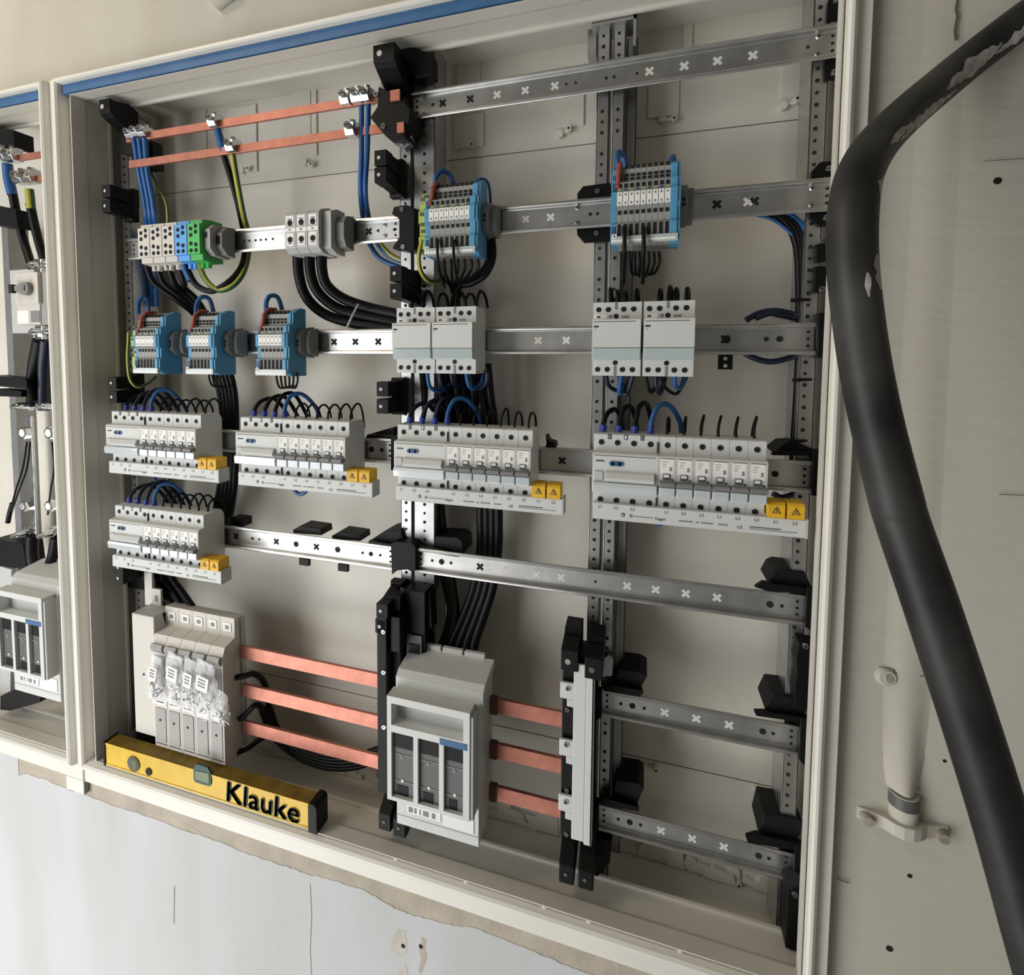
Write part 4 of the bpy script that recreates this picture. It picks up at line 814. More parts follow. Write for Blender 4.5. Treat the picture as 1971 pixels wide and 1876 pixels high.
for k, (P, lb) in enumerate((([(573, 480, -14), (576, 530, -12), (590, 572, -4), (625, 604, 10), (680, 622, 20), (770, 636, 20)], 'lowest of three thick black cables sweeping right'), ([(596, 480, -14), (598, 525, -12), (612, 562, -4), (648, 592, 10), (700, 607, 20), (780, 625, 24)], 'middle of three thick black cables sweeping right'),
                             ([(619, 480, -14), (620, 520, -12), (630, 550, -4), (662, 575, 10), (715, 593, 20), (790, 610, 24)], 'uppermost of three thick black cables sweeping right'))):
    cab_wire(lb, P, 7.6, 'wire_black', 'thick black cables below the feed-through terminals', sm=14)
q = MB('slate'); a, c = Vector(at(690, 585, -4)), Vector(at(667, 632, -4)); q.tube([a, (a+c)/2+Vector((3, -6, 0)), c], 1.6, 6, 'slate'); tag(q.build('cable_tie', org=tuple(c)), 'pale cable tie around the three thick black cables', 'cable tie')
# loops over the breaker rows
for k, (gx, gz, nm) in GR.items():
    for i in range(4):
        x = gx+8.8+i*MW; z = gz+42; hh = (26, 30, 34, 32)[i]; m = 'wire_blue' if i == 3 else ('wire_navy' if k in (1, 3, 5) else 'wire_black')
        if i == 3: P = [(x, -24, z), (x+1, -24, z+16), (x+8, -18, z+32), (x+20, -8, z+32), (x+32, 4, z+14), (x+36, 14, z-10), (x+38, 26, z-50)]
        else: P = [(x, -24, z), (x+1, -22, z+12), (x+5, -12, z+hh-4), (x+13, 4, z+hh-2), (x+19, 20, z+8), (x+21, 34, z-20), (x+22, 40, z-60)]
        wire('wire_loop', '%s arching wire on the wide breaker of the %s' % (['first dark', 'second dark', 'third dark', 'blue'][i], nm), 'wire', P, 2.9, m, 'arching wires, %s' % nm, 6, 10, (0,))
    for i in range(6):
        x = gx+8.8+(4+i)*MW; z = gz+42; j = random.uniform(-2, 2)
        P = [(x, -24, z), (x, -22, z+10), (x+2+j*.5, -15, z+19+j), (x+3.5+j*.5, -6, z+19+j), (x+3.5, 4, z+8), (x+3, 10, z-14)]
        wire('wire_loop', '%s thin wire loop over the narrow breakers of the %s' % (ORD[i], nm), 'wire', P, 1.5, 'wire_black', 'thin loops, %s' % nm, 5, 6)
for a, c, lb in ((577, 943, 'blue wire loop dipping below the second breaker row'), (1268, 1000, 'blue wire loop peeping below the furthest right breaker row'), (310, 925, 'blue wire loop dipping below the upper left breaker row')):
    cab_wire(lb, [(a-20, c-20, 14), (a-10, c, 12), (a, c+8, 12), (a+12, c+2, 12), (a+22, c-20, 14)], 3, 'wire_blue', 'blue loops under the breaker rows', name='wire_loop', cat='wire')
# blue loops over the strips
for P, lb in (([(266, 604, -26), (267, 582, -22), (275, 570, -18), (284, 580, -12), (286, 604, -6)], 'blue loop over the leftmost small terminal strip'), ([(377, 606, -26), (379, 585, -22), (388, 572, -18), (403, 576, -10), (412, 604, -6)], 'blue loop over the second small terminal strip'),
              ([(512, 602, -26), (513, 580, -24), (521, 569, -18), (535, 573, -10), (544, 600, -6)], 'blue loop over the third small terminal strip'), ([(837, 366, -30), (839, 342, -26), (852, 329, -18), (866, 338, -10), (876, 362, -8)], 'blue loop at the left over the larger middle terminal strip'),
              ([(907, 372, -36), (914, 352, -24), (928, 344, -10), (940, 354, -2), (944, 385, 0), (944, 410, 4)], 'blue loop at the right over the larger middle terminal strip'), ([(1190, 330, -30), (1188, 305, -26), (1191, 293, -12), (1200, 302, -2), (1206, 330, 0)], 'blue loop at the left over the upper right terminal strip'),
              ([(1285, 365, -40), (1290, 335, -30), (1295, 303, -14), (1297, 312, -4), (1298, 335, 0)], 'blue loop at the right over the upper right terminal strip')):
    cab_wire(lb, P, 3.3 if 'right over the larger' not in lb else 1.9, 'wire_blue', 'blue loops over the terminal strips', name='wire_loop', cat='wire')
cab_wire('green-yellow wire curling under the leftmost small terminal strip', [(248, 640, -36), (246, 690, -40), (250, 728, -38), (264, 744, -28), (284, 738, -12), (300, 725, 6)], 2.4, 'wire_gnye', name='wire_loop', cat='wire')
cab_wire('green-yellow wire curling under the larger middle terminal strip', [(812, 462, -44), (806, 495, -44), (810, 522, -36), (824, 540, -22), (842, 540, -6), (856, 530, 6)], 2.8, 'wire_gnye', name='wire_loop', cat='wire')
# fans of thin black wires under the strips
def fan(pre, xs, y0, dip, tx, ty, r, g, Yf=-34, nm='thin black wire'):
    for i, a in enumerate(xs):
        cab_wire('%s %s under the %s' % (ORD[i] if i < 6 else ['seventh', 'eighth', 'ninth'][i-6], nm, pre), [(a, y0, Yf), (a+1, y0+dip*.5, Yf+2), (a+(tx-a)*.25, y0+dip, Yf+16), (a+(tx-a)*.7, y0+dip+(ty-y0-dip)*.4, 4), (tx+i*2, ty, 24)], r, 'wire_black', g, name='thin_wire', cat='wire', sm=6)
fan('second small terminal strip', (402, 409, 416, 423), 716, 26, 430, 745, 1.5, 'thin wires under the second small strip')
fan('third small terminal strip', (532, 540, 548, 556, 564, 572), 716, 30, 560, 742, 1.5, 'thin wires under the third small strip')
fan('larger middle terminal strip', (842, 855, 868, 881, 894, 907, 920), 498, 34, 874, 572, 1.7, 'thin wires under the larger middle strip')
fan('upper right terminal strip', (1212, 1221, 1230, 1239, 1248, 1258, 1268), 484, 42, 1232, 532, 1.7, 'thin wires under the upper right strip')
for a, lb in ((1201, 'left one of two dark leads crossing the upper right strip'), (1238, 'right one of two dark leads crossing the upper right strip')):
    cab_wire(lb, [(a, 437, -50), (a+1, 455, -57), (a+1, 480, -58), (a, 510, -44), (a-1, 545, -20)], 2.2, 'wire_black', 'dark leads crossing the upper right strip', name='thin_wire', cat='wire')
for a, lb in ((842, 'left one of two dark leads crossing the larger middle strip'), (873, 'right one of two dark leads crossing the larger middle strip')):
    cab_wire(lb, [(a, 462, -50), (a, 478, -57), (a+1, 500, -56), (a+6, 530, -36), (a+14, 552, -16)], 1.8, 'wire_black', 'dark leads crossing the larger middle strip', name='thin_wire', cat='wire')
for k in range(4):
    cab_wire('%s strand of the black bundle bending left beside the larger middle strip' % ORD[k], [(948-k*2, 455, -4+k*6), (950-k*3, 495, -6+k*6), (936-k*3, 528-k*2, -6+k*6), (908-k*3, 546-k*2, -2+k*5), (885-k*2, 552, 6+k*4), (872+k*3, 580, 16+k*3), (870+k*4, 625, 22+k*3)], 3.6, 'wire_black' , 'black bundle beside the larger middle strip')
# short leads at the lidded modules
for base, xs, up in (('left pair of lidded modules', (800, 822, 850, 884, 903, 925), [(-4, -26), (2, -34), (10, -36), (16, -22), (18, 0)]),):
    for i, a in enumerate(xs):
        cab_wire('%s black wire loop above the %s' % (ORD[i], base), [(a-8, 598, -20), (a-6, 576, -18), (a, 566-i % 2*6, -10), (a+9, 570, 4), (a+14, 592, 14)], 1.9, 'wire_black', 'wire loops above the left pair of lidded modules', name='wire_loop', cat='wire')
for i, (a, dy, dx) in enumerate(((1175, 24, 0), (1190, 20, -2), (1203, 17, 1), (1222, 22, 4), (1268, 22, 3), (1286, 28, 4), (1298, 24, 4), (1321, 25, 2))):
    cab_wire('%s short black stub above the right pair of lidded modules' % (ORD+['seventh', 'eighth'])[i], [(a, 585, -20), (a+dx*.5, 578-dy*.4, -18), (a+dx, 580-dy, -8), (a+dx+2, 584-dy*.8, 6), (a+dx+1, 590, 16)], 2.4, 'wire_black', 'short stubs above the right pair of lidded modules', name='wire_loop', cat='wire')
for i, (P, m) in enumerate((([(822, 716, -22), (828, 745, -16), (850, 752, 0), (868, 740, 12)], 'wire_blue'), ([(845, 716, -22), (850, 740, -14), (862, 748, 0), (875, 735, 14)], 'wire_navy'), ([(897, 716, -22), (902, 740, -16), (912, 748, -6), (925, 740, 6), (932, 722, 14)], 'wire_blue'), ([(868, 716, -22), (872, 736, -14), (882, 744, 0), (893, 734, 14)], 'wire_navy'), ([(938, 716, -22), (936, 735, -16), (925, 748, -4), (912, 742, 10)], 'wire_navy'))):
    cab_wire('%s wire loop under the left pair of lidded modules' % ORD[i], P, 2.8, m, 'wire loops under the left pair of lidded modules', name='wire_loop', cat='wire')
for i, (P, m) in enumerate((([(1166, 720, -22), (1172, 742, -14), (1190, 752, 0), (1205, 745, 10), (1215, 722, 16)], 'wire_navy'), ([(1196, 722, -24), (1192, 750, -20), (1194, 758, -6), (1200, 745, 10)], 'wire_blue'), ([(1218, 722, -20), (1210, 750, -12), (1205, 758, 0), (1198, 740, 14)], 'wire_navy'), ([(1243, 722, -22), (1248, 745, -18), (1254, 755, -10), (1262, 742, 0), (1266, 724, 8)], 'wire_black'), ([(1270, 722, -22), (1280, 745, -16), (1300, 758, -4), (1312, 745, 6), (1322, 724, 10)], 'wire_black'), ([(1298, 722, -22), (1300, 742, -16), (1310, 746, -6), (1318, 724, 4)], 'wire_blue'), ([(1262, 724, -20), (1264, 745, -16), (1270, 758, -8), (1276, 742, 2), (1280, 724, 8)], 'wire_navy'))):
    cab_wire('%s dangling wire loop under the right pair of lidded modules' % (ORD+['seventh'])[i], P, 2.0 if m == 'wire_black' else 2.6, m, 'wire loops under the right pair of lidded modules', name='wire_loop', cat='wire')
# the dark mass of wires between modules and third breaker row
for i in range(13):
    a = 812+i*10.5
    cab_wire('%s strand of the dark wire mass behind the third breaker row' % (ORD+['seventh', 'eighth', 'ninth', 'tenth', 'eleventh', 'twelfth', 'thirteenth'])[i], [(a, 700, 10+i % 3*8), (a+6, 760, 16+i % 3*8), (a+8+i*.5, 820, 20+i % 2*10), (a+10, 880, 26), (a+8, 940, 30)], 5.6, 'wire_navy' if i % 3 == 1 else 'wire_black', 'dark wire mass above the third breaker row')
for i in range(5):
    cab_wire('%s strand of the left black bundle behind the lower rails' % ORD[i], [(400+i*9, 690, 30), (424+i*7, 760, 36), (430+i*6, 850, 40), (424+i*7, 930, 40), (410+i*8, 1000, 44), (390+i*9, 1060, 46)], 5.0, 'wire_black', 'black bundle behind the left rails')
for i in range(4):
    cab_wire('%s strand of the bundle running down beside the middle uprights' % ORD[i], [(822+i*8, 930, 30), (828+i*8, 1000, 32), (840+i*7, 1060, 34), (858+i*5, 1130, 34), (866+i*4, 1180, 32), (850+i*9-i*4, 1240, 20), (822+i*12, 1300, 0)], 5.0, 'wire_black', 'left descending bundle behind the fifth rail')
for i in range(4):
    cab_wire('%s strand of the thick bundle curving down to the fuse switch' % ORD[i], [(925+i*11, 930, 34), (926+i*11, 1000, 36), (925+i*11, 1060, 38), (912+i*12, 1130, 36), (890+i*13, 1190, 30), (868+i*15, 1240, 18), (850+i*19, 1300, -6)], 6.6, 'wire_black', 'thick bundle above the fuse switch', sm=10)
# far right bundle
for i, m in enumerate(('wire_black', 'wire_black', 'wire_black', 'wire_blue')):
    a = i*9
    cab_wire('%s strand of the curved bundle along the far right upright' % ['leftmost', 'second', 'third', 'blue outer'][i], [(1440+a, 405, 20), (1490+a*.9, 413, 22), (1518+a*.9, 436, 22), (1534+a*.8, 480, 22), (1538+a*.8, 560, 22), (1538+a*.8, 640, 24), (1536+a*.7, 720, 24), (1532+a*.8, 790, 24), (1528+a*.8, 850, 24), (1526+a*.8, 890, 26)], 3.9, m, 'curved bundle at the far right', sm=10)
cab_wire('thin blue wire branching off below the second rail on the right', [(1455, 414, 16), (1480, 420, 16), (1505, 434, 18), (1525, 452, 20)], 1.7, 'wire_blue', name='thin_wire', cat='wire')
for yy, xx, lb in ((578, 1531, 'upper'), (731, 1534, 'middle'), (848, 1524, 'lower')):
    q = MB('black_matt'); a = at(xx-5, yy, 10); c = at(xx+34, yy-1, 16); q.tube([a, ((a[0]+c[0])/2, 8, (a[2]+c[2])/2), c], 1.7, 6, 'black_matt'); q.box(a[0]-2, a[0]+4, 6, 11, a[2]-2, a[2]+2, 'black_matt')
    tag(q.build('cable_tie', org=a), '%s black cable tie on the far right bundle' % lb, 'cable tie', 'black cable ties')
for k, (P, lb) in enumerate((([(1436, 616, 14), (1460, 603, 16), (1490, 598, 18), (1520, 603, 22), (1550, 612, 26)], 'dark cable arching just above the third rail at the right'), ([(1420, 668, 14), (1445, 686, 14), (1480, 696, 16), (1515, 690, 20), (1545, 678, 24)], 'dark cable sagging just below the third rail at the right'),
                             ([(1455, 612, 12), (1480, 603, 16), (1500, 606, 18), (1530, 612, 22)], 'inner dark cable arching above the third rail at the right'), ([(1488, 950, 12), (1505, 957, 14), (1530, 950, 18), (1550, 942, 22)], 'dark wire sagging under the fourth rail at the right'))):
    cab_wire(lb, P, 3.4, 'wire_navy')
# lower left: cables around the main switches
cab_wire('black cable arching out of the right flank of the main switches', [(455, 1304, -20), (472, 1300, -16), (490, 1297, -8), (508, 1312, 4), (516, 1345, 14), (522, 1390, 22), (545, 1430, 26), (580, 1455, 30), (640, 1470, 34)], 4.6)
cab_wire('dark lead leaving the middle of the main switches flank', [(460, 1385, -20), (475, 1372, -14), (494, 1356, -6), (512, 1372, 10), (524, 1400, 20)], 4.2)
cab_wire('black lead at the foot of the main switches flank', [(458, 1448, -18), (480, 1438, -10), (505, 1420, 4), (530, 1408, 20)], 4)
for i in range(5):
    cab_wire('%s strand of the black coil hanging behind the lowest copper bar' % ORD[i], [(500+i*5, 1360, 26), (520+i*4, 1410-i*2, 28), (548+i*4, 1440-i*4, 28), (590+i*3, 1466-i*5, 28), (640, 1479-i*6, 28), (690, 1476-i*6, 28), (738, 1456-i*5, 28), (770, 1430, 30)], 3.6, 'wire_black', 'black coil behind the copper bars')
for i in range(4):
    cab_wire('%s thick dark cable dropping behind the main switches' % ORD[i], [(270+i*14, 1060, 24), (282+i*16, 1110, 20), (300+i*17, 1140, 10), (318+i*19, 1175, -4), (326+i*20, 1200, -10)], 5.4, 'wire_black', 'dark cables behind the main switches', sm=10)
q = MB('black_matt'); pbox(q, 214, 1098, 300, 1140, 8, 40); tag(q.build('black_block', org=cen(q), bevel=1), 'black block behind the cables under the lowest breaker row', 'block')  # matt black box behind the cables
q = MB('black_matt'); ppoly(q, [(236, 1425), (262, 1398), (300, 1412), (300, 1444), (240, 1440)], -20, 10); tag(q.build('lower_support', org=cen(q), bevel=1), 'black foot behind the left end of the spirit level', 'support')
q = MB('black'); ppoly(q, [(1118, 1642), (1132, 1612), (1178, 1618), (1174, 1660), (1150, 1688), (1120, 1672)], -4, 14); tag(q.build('corner_block', org=cen(q), bevel=1), 'black block joining the foot pair below the white cover strip', 'block')
# ------------------------------------------------------------------ clear bags of screws hooked on the main switches
def bag(label, px, top, w, h, ry=0, lab=True):
    p = at(px, top, -56); t = thing('plastic_bag', label, 'bag', (p[0], -54, p[2]-h), 'clear screw bags on the main switches')
    b = MB('bag'); nx, nz = 7, 11; rnd = random.Random(int(px)); vs = []
    for s in (-1, 1):
        for j in range(nz+1):
            for i in range(nx+1):
                u = i/nx; v = j/nz; th = (math.sin(math.pi*u)*(1.5+7*v)*(1 if v < .97 else .4)); wob = rnd.uniform(-1.4, 1.4)*(v > .05)
                x = p[0]+(u-.5)*w*(.75+.35*math.sin(math.pi*min(1, v*.9)))+wob+ry*v*10; z = p[2]-v*h+wob+(u-.5)*-6
                vs.append((x, -57-3*v+s*th*.6+wob*.7+(-3 if s < 0 else 3)*v, z))
    N = (nx+1)*(nz+1); fs = []
    for s in range(2):
        for j in range(nz):
            for i in range(nx):
                a = s*N+j*(nx+1)+i; fs.append((a, a+1, a+nx+2, a+nx+1))
    b.add(vs, fs, 'bag', False); b.build('film', t)
    if lab:
        c = MB('white'); x, z = p[0]+ry*3, p[2]-h*.36; c.box(x-w*.3, x+w*.28, -64.5, -64, z-11, z+11, 'white')
        for k in range(3): c.box(x-w*.2, x+w*.15, -64.9, -64.4, z+5-k*5, z+7-k*5, 'ink_light')
        c.xf(Matrix.Translation((x, 0, z)) @ Matrix.Rotation(.18, 4, 'Y') @ Matrix.Translation((-x, 0, -z))); c.build('paper_label', t)['label'] = 'white printed label'
    for k in range(9):
        s = MB('silver'); x = p[0]+rnd.uniform(-.3, .3)*w+ry*8; z = p[2]-h*rnd.uniform(.6, .92); d = (rnd.uniform(-1, 1), rnd.uniform(-.3, .3), rnd.uniform(-1, 1))
        s.cyl((x, -60, z), d, 1.6, 9, 8, 'silver' if k % 3 else 'rust'); s.cyl((x, -60, z), d, 3.0, -2, 8, 'chrome'); s.build('screw', t)
bag('leftmost clear bag of screws on the main switches', 302, 1262, 26, 68, -.4)
bag('clear bag with a white label, second from left on the main switches', 338, 1258, 34, 76)
bag('narrow clear bag in the middle of the main switches', 367, 1268, 26, 80, .2)
bag('rightmost large clear bag on the main switches', 395, 1272, 38, 84, .3)
bag('small crumpled clear bag at the right edge of the main switches', 428, 1330, 20, 44, .3, False)
# ------------------------------------------------------------------ the thick black cable in front of everything
P = []
for px, py, w in ((2150, -90, 63), (2060, -22, 64), (1971, 38, 65), (1876, 110, 66), (1800, 172, 68), (1743, 221, 70), (1690, 275, 75), (1656, 332, 80), (1642, 400, 83), (1640, 500, 84), (1651, 610, 84), (1667, 716, 85), (1689, 823, 86), (1721, 950, 88), (1737, 1007, 88), (1792, 1166, 91), (1869, 1400, 92), (1937, 1620, 93), (2008, 1876, 94), (2080, 2120, 95), (2150, 2400, 96)):
    d = FPX*30/w; v = RM @ Vector(((px-W/2-PX0)/FPX, -(py-H/2-PY0)/FPX, -1)); p = Vector(CAM)+v*d; 
    if p.y > -61: p = Vector(CAM)+v*(d*((-61-CAM[1])/(p.y-CAM[1])))
    P.append(p)
P = [P[0]+(P[0]-P[1])*9+Vector((0, -60, 0)), P[0]+(P[0]-P[1])*4+Vector((0, -20, 0))]+P+[P[-1]+(P[-1]-P[-2])*3+Vector((-10, 0, 0)), P[-1]+(P[-1]-P[-2])*8+Vector((-60, 0, 0))]
Q = spline(P, 10)[20:]; Q0 = spline(P, 10); q = MB('rubber'); q.tube(Q0, 15, 28, 'rubber')
cable = tag(q.build('power_cable', org=tuple(P[0])), 'very thick black power cable bending down in front of the cabinet edge', 'cable')
def smear(i0, i1, ang, wd, seed):
    rnd = random.Random(seed); q = MB('dust'); vs = []; n = 0; L = []
    for i in range(i0, i1):
        T = (Q[i+1]-Q[i-1]).normalized(); tov = (Vector(CAM)-Q[i]); u = (tov-T*tov.dot(T)).normalized(); w = T.cross(u); f = math.sin(math.pi*(i-i0+.5)/(i1-i0)); h = wd*f*rnd.uniform(.5, 1.2)+.02; a0 = ang+rnd.uniform(-.06, .06)
        for k in range(5):
            a = a0+(k/4-.5)*h; vs.append(Q[i]+(u*math.cos(a)+w*math.sin(a))*15.15)
        n += 1
    q.add(vs, [(i*5+k, i*5+k+1, i*5+5+k+1, i*5+5+k) for i in range(n-1) for k in range(4)], 'dust', True); q.build('dust_smear', cable)['label'] = 'grey dust smear'
smear(14, 31, -.6, .8, 1); smear(28, 44, -.35, .9, 2); smear(40, 62, -.85, .6, 3); smear(56, 66, -.6, .45, 6); smear(73, 80, -1.2, .45, 4); smear(90, 97, -1.15, .5, 5); smear(93, 98, -.5, .3, 7)
# ------------------------------------------------------------------ pipe stubs with clamps on the wall
def stub(label, px, py, Y=YW, s=1.0, dark=True):
    p = at(px, py, Y); t = thing('pipe_stub', label, 'pipe stub', (p[0], Y, p[2]))
    b = MB('plaster'); b.cyl((p[0], Y-1.5*s, p[2]-20*s), 'z', 12.2*s, 33*s, 20, 'plaster'); b.build('pipe', t)
    if dark:
        b = MB('pipe_grey'); b.cyl((p[0], Y-1.5*s, p[2]), 'z', 12.6*s, 12*s, 20, 'pipe_grey'); b.build('bare_ring', t)['label'] = 'grey unpainted ring'
    b = MB('plug'); vs = []
    pts = [(-38, -1), (-30, -4), (-18, -8), (-11, -14), (-4, -17), (4, -17), (11, -14), (18, -8), (26, -5), (38, -2)]
    b.prism([(p[0]+x*s, Y+y*s) for x, y in pts]+[(p[0]+x*s, Y+1) for x, y in reversed(pts)], p[2]-26*s, p[2]-13*s, 'z', 'plug'); b.build('clamp_band', t, bevel=1.5)
    for x in (-31, 31):
        b = MB('rust'); b.cyl((p[0]+x*s, Y-2, p[2]-20*s), 'y', 6*s, -9*s, 8, 'rust', r2=5*s); b.build('clamp_screw', t)
    return t
stub('short painted pipe stub with clamp and grey ring on the right wall', 1737, 1545)
p = at(425, 0, YW); t = thing('pipe_stub', 'painted cable clip cut off by the top edge above the cabinet', 'pipe stub', (p[0], YW, p[2]-10))
b = MB('plug'); b.cyl((p[0]-4, YW-4, p[2]-4), (1, -.1, .25), 12, 26, 18, 'plug', r2=9); b.build('clip_body', t, bevel=1); b = MB('rust'); b.cyl((p[0]+24, YW-4, p[2]+2), (0, -1, 0), 6, 7, 8, 'rust'); b.build('clamp_screw', t)
b = MB('chrome'); b.cyl((p[0]-16, YW-8, p[2]+1), (1, 0, 0), 2.4, 16, 10, 'chrome'); b.build('bare_wire_end', t)
q = MB('plaster'); p = at(1706, 1301, YW); q.cyl((p[0], YW+1, p[2]), 'y', 11, -5, 20, 'plaster', r2=7); q.cyl((p[0], YW-4, p[2]), (.3, -1, .3), 4, 2, 12, 'plaster'); q.build('painted_plug', wall)
q = MB('plaster'); p = at(1448 if False else 152, 1503, YW); q.box(p[0]-16, p[0]+24, YW-10, YW, p[2]-10, p[2]+14, 'frame'); q.box(p[0]+24, p[0]+26, YW-10, YW, p[2]-10, p[2]+10, 'grey'); tag(q.build('joint_block', org=(p[0], YW, p[2]-10), bevel=.8), 'small cream block under the seam between both cabinets', 'block')
# ------------------------------------------------------------------ contents of the left cabinet
LG = 'fittings of the left cabinet'
q = MB('copper'); a, c = at(20, 300, -18), at(112, 292, -18); q.box(a[0], -24, -20, -15, c[2]-5, c[2]+5); tag(q.build('copper_busbar', org=(a[0], -18, c[2]-5), bevel=.3), 'copper bar end at the top of the left cabinet', 'busbar')
q = MB('copper'); a, c = at(40, 345, -18), at(100, 340, -18); q.box(a[0], -24, -20, -15, c[2]-5, c[2]+5); tag(q.build('copper_busbar', org=(a[0], -18, c[2]-5), bevel=.3), 'lower copper bar end in the left cabinet', 'busbar')
for px, py, lb in ((4, 296, 'bright clamp at the photo edge in the left cabinet'), (22, 297, 'bright clamp on the upper copper bar of the left cabinet'), (38, 340, 'left bright clamp on the lower copper bar of the left cabinet'), (56, 338, 'right bright clamp on the lower copper bar of the left cabinet')): clamp(lb, px, py, w=20, h=22, group='bright clamps in the left cabinet')
q = MB('black'); ppoly(q, [(-30, 240), (26, 250), (28, 284), (-10, 276), (-30, 270)], -24, 8); tag(q.build('busbar_holder', org=cen(q), bevel=1), 'black holder at the top of the left cabinet', 'busbar holder')
q = MB('black'); ppoly(q, [(-20, 392), (30, 402), (34, 438), (-20, 432)], -20, 10); tag(q.build('cover_support', org=cen(q), bevel=1), 'black support in the upper part of the left cabinet', 'support')
q = MB('black'); ppoly(q, [(-20, 722), (50, 730), (52, 748), (-20, 742)], -20, 10); tag(q.build('cover_support', org=cen(q), bevel=1), 'upper black support halfway down the left cabinet', 'support')
q = MB('black'); ppoly(q, [(-20, 748), (40, 752), (40, 764), (-20, 762)], -20, 10); tag(q.build('cover_support', org=cen(q), bevel=1), 'lower black support halfway down the left cabinet', 'support')
q = MB('zinc_dull'); pbox(q, 14, 430, 34, 1100, 24, 60); tag(q.build('mounting_upright', org=cen(q)), 'perforated upright inside the left cabinet', 'upright')
for k, (P, m, r, lb) in enumerate((([(14, 315, -16), (17, 345, -14), (24, 375, -12)], 'wire_blue', 8, 'blue sleeve on the outer cable of the left cabinet'), ([(22, 360, -12), (34, 420, -4), (48, 470, 2), (62, 515, -4)], 'wire_black', 7, 'outer black cable in the left cabinet, above the isolator'), ([(56, 364, -14), (58, 382, -13), (60, 402, -12)], 'wire_gnye', 7, 'green-yellow sleeve in the left cabinet'), ([(58, 392, -12), (66, 430, -8), (76, 470, -4), (90, 515, -4)], 'wire_black', 7, 'inner black cable in the left cabinet, above the isolator'),
                            ([(75, 655, -10), (66, 700, -2), (62, 740, 0), (64, 775, -6)], 'wire_black', 10, 'left black cable below the isolator in the left cabinet'), ([(88, 655, -6), (84, 700, 0), (84, 750, 4), (84, 790, 0)], 'wire_navy', 9, 'middle dark cable below the isolator in the left cabinet'), ([(108, 655, -10), (108, 700, 0), (106, 740, 0), (108, 775, -6)], 'wire_black', 10, 'right black cable below the isolator in the left cabinet'),
                            ([(62, 1030, -10), (62, 1065, -10), (66, 1095, -8), (68, 1130, -6)], 'wire_black', 10, 'left thick cable entering the left fuse switch'), ([(108, 1035, -10), (102, 1070, -10), (92, 1100, -8), (86, 1135, -6)], 'wire_black', 9, 'right thick cable entering the left fuse switch'),
                            ([(52, 850, -20), (44, 900, -24), (30, 945, -30), (20, 985, -32)], 'wire_black', 1.6, 'thin black lead dangling in the left cabinet'), ([(58, 850, -20), (52, 900, -24), (36, 945, -30), (22, 985, -32)], 'wire_black', 1.6, 'second thin black lead dangling in the left cabinet'), ([(24, 968, -31), (18, 990, -32), (15, 1006, -33)], 'wire_black', 4, 'heat shrink tip on the dangling leads'),
                            ([(100, 850, -20), (104, 900, -24), (98, 940, -20), (92, 990, -10)], 'wire_black', 1.6, 'thin black lead beside the right silver bar of the left cabinet'))):
    cab_wire(lb, P, r, m, None if r > 5 else 'thin leads in the left cabinet', sm=10)
t = thing('isolator_switch', 'cream isolator with handle in the left cabinet', 'isolator', at(70, 640, -10))
q = MB('device_warm'); pbox(q, 27, 526, 74, 584, -36, 0); pbox(q, 32, 584, 78, 624, -32, 0); pbox(q, 18, 520, 110, 640, -4, 10, 'device_side'); q.box(at(74, 550, -30)[0], -24, -30, 0, at(90, 625, -30)[2], at(90, 522, -30)[2], 'slate'); q.build('body', t, bevel=1)
q = MB('white'); pbox(q, 33, 598, 56, 622, -32.6, -32); q.box(*[at(58, 600, -33)[0], at(75, 600, -33)[0]], -32.6, -32, at(60, 620, -33)[2], at(60, 598, -33)[2], 'grey'); q.build('label_plate', t)
q = MB('darkgrey'); p = at(55, 556, -36); q.cyl((p[0], -36, p[2]), 'y', 11, -8, 20, 'grey'); q.box(p[0]-28, p[0]+4, -46, -42, p[2]-4, p[2]+5, 'grey'); q.box(p[0]-30, p[0]-20, -48, -42, p[2]-7, p[2]+7, 'hole'); q.box(p[0]-1, p[0]+2, -46.4, -46, p[2]-2, p[2]+2, 'red'); q.build('handle', t, bevel=.6)
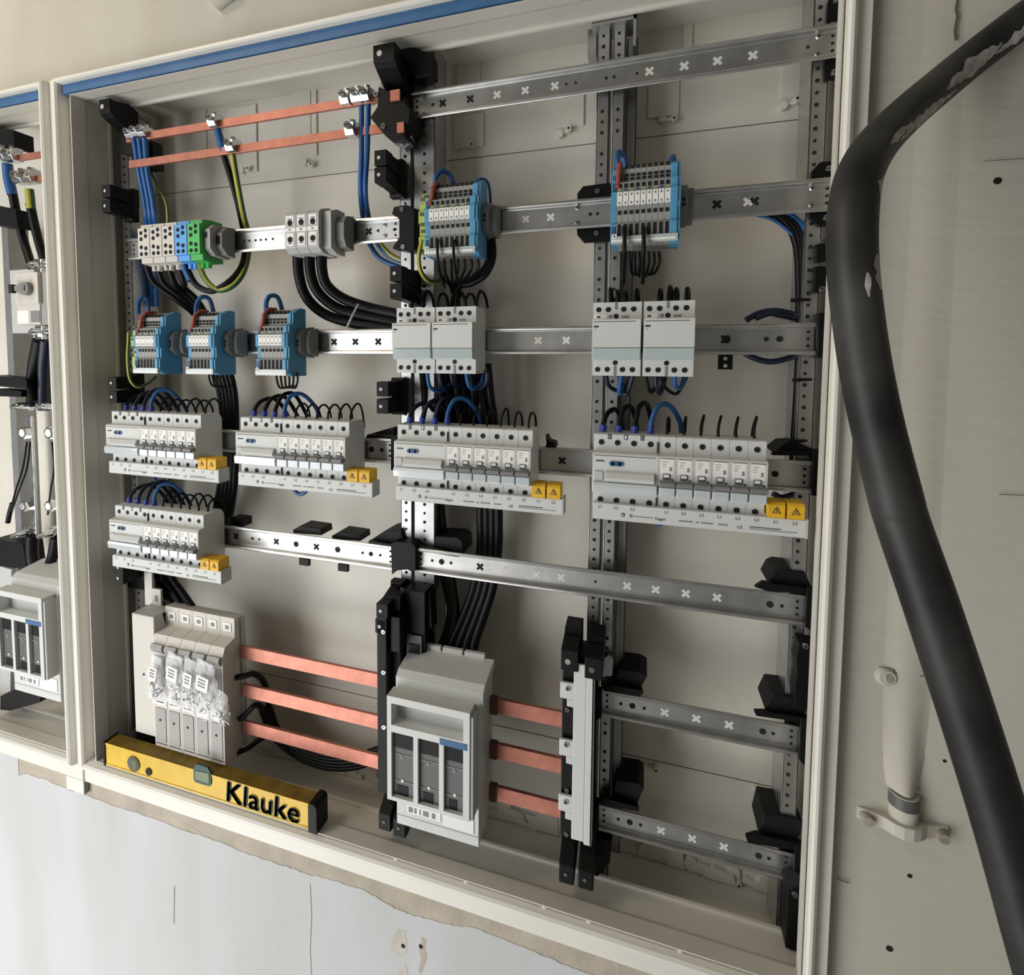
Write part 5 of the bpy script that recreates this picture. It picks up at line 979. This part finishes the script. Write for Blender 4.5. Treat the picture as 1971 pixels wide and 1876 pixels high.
for k, (px, py) in enumerate(((74, 512), (100, 510), (76, 640), (102, 638))):
    p = at(px, py, -14); t = thing('terminal_lug', ['upper left', 'upper right', 'lower left', 'lower right'][k]+' bright lug on the isolator in the left cabinet', 'lug', (p[0], -14, p[2]-10), 'bright lugs on the isolator')
    q = MB('chrome'); q.box(p[0]-9, p[0]+9, -16, -8, p[2]-12, p[2]+12); q.build('lug_plate', t, bevel=1); q = MB('chrome'); q.cyl((p[0], -16, p[2]), 'y', 7.5, -10, 6, 'chrome', smooth=False); q.cyl((p[0], -26, p[2]), 'y', 4, -4, 12, 'silver'); q.build('bolt', t)  # chrome stands in for direct sun on the lugs
for k, (xa, xb) in enumerate(((50, 70), (100, 116))):
    t = thing('connection_bar', ['left', 'right'][k]+' bright silver bar with bolts in the left cabinet', 'busbar', at(xa, 1030, -6), 'silver bars of the left cabinet')
    q = MB('chrome'); pbox(q, xa, 800, xb, 1040, -8, -3, 'silver'); q.build('bar', t, bevel=.5)
    for yy, rr in ((832, 11), (972, 10)):
        p = at(xa+2, yy, -10); q = MB('chrome'); q.cyl((p[0], -8, p[2]), 'y', rr, -10, 6, 'chrome', smooth=False); q.cyl((p[0], -18, p[2]), 'y', rr*.62, -1, 14, 'white'); q.build('bolt', t)  # white disc paints the sun glare on the bolt face
    for yy in (780, 1024):
        p = at(xa+2, yy, -10); q = MB('chrome'); q.cyl((p[0], -2, p[2]), 'y', 10, -10, 6, 'silver', smooth=False); q.cyl((p[0], -12, p[2]), 'y', 6, -16, 14, 'chrome', r2=5.4); q.cyl((p[0], -28, p[2]), 'y', 3.4, -8, 12, 'silver'); q.build('stud', t)
p0 = at(80, 1165, -82); pr = (676, -82, -294); L = at(79, 1152, -82)
r = dup(fs, (625+L[0]-676, 0, -470+L[2]+294), 'grey fuse switch with three dark windows at the bottom of the left cabinet', 'fuse switches with three dark windows')
q = MB('black'); ppoly(q, [(0, 1340), (35, 1326), (78, 1336), (76, 1352), (20, 1368), (0, 1366)], -30, 8); tag(q.build('lower_support', org=cen(q), bevel=1), 'black foot beneath the fuse switch of the left cabinet', 'support')
q = MB('device_side'); ppoly(q, [(0, 1090), (22, 1096), (20, 1330), (0, 1335)], 0, 10); tag(q.build('cover_plate', org=cen(q)), 'pale plate at the photo edge in the left cabinet', 'cover plate')
q = MB('black'); ppoly(q, [(-10, 1036), (44, 1048), (50, 1094), (-10, 1090)], 4, 40); tag(q.build('busbar_holder', org=cen(q), bevel=1), 'black holder above the fuse switch of the left cabinet', 'busbar holder')
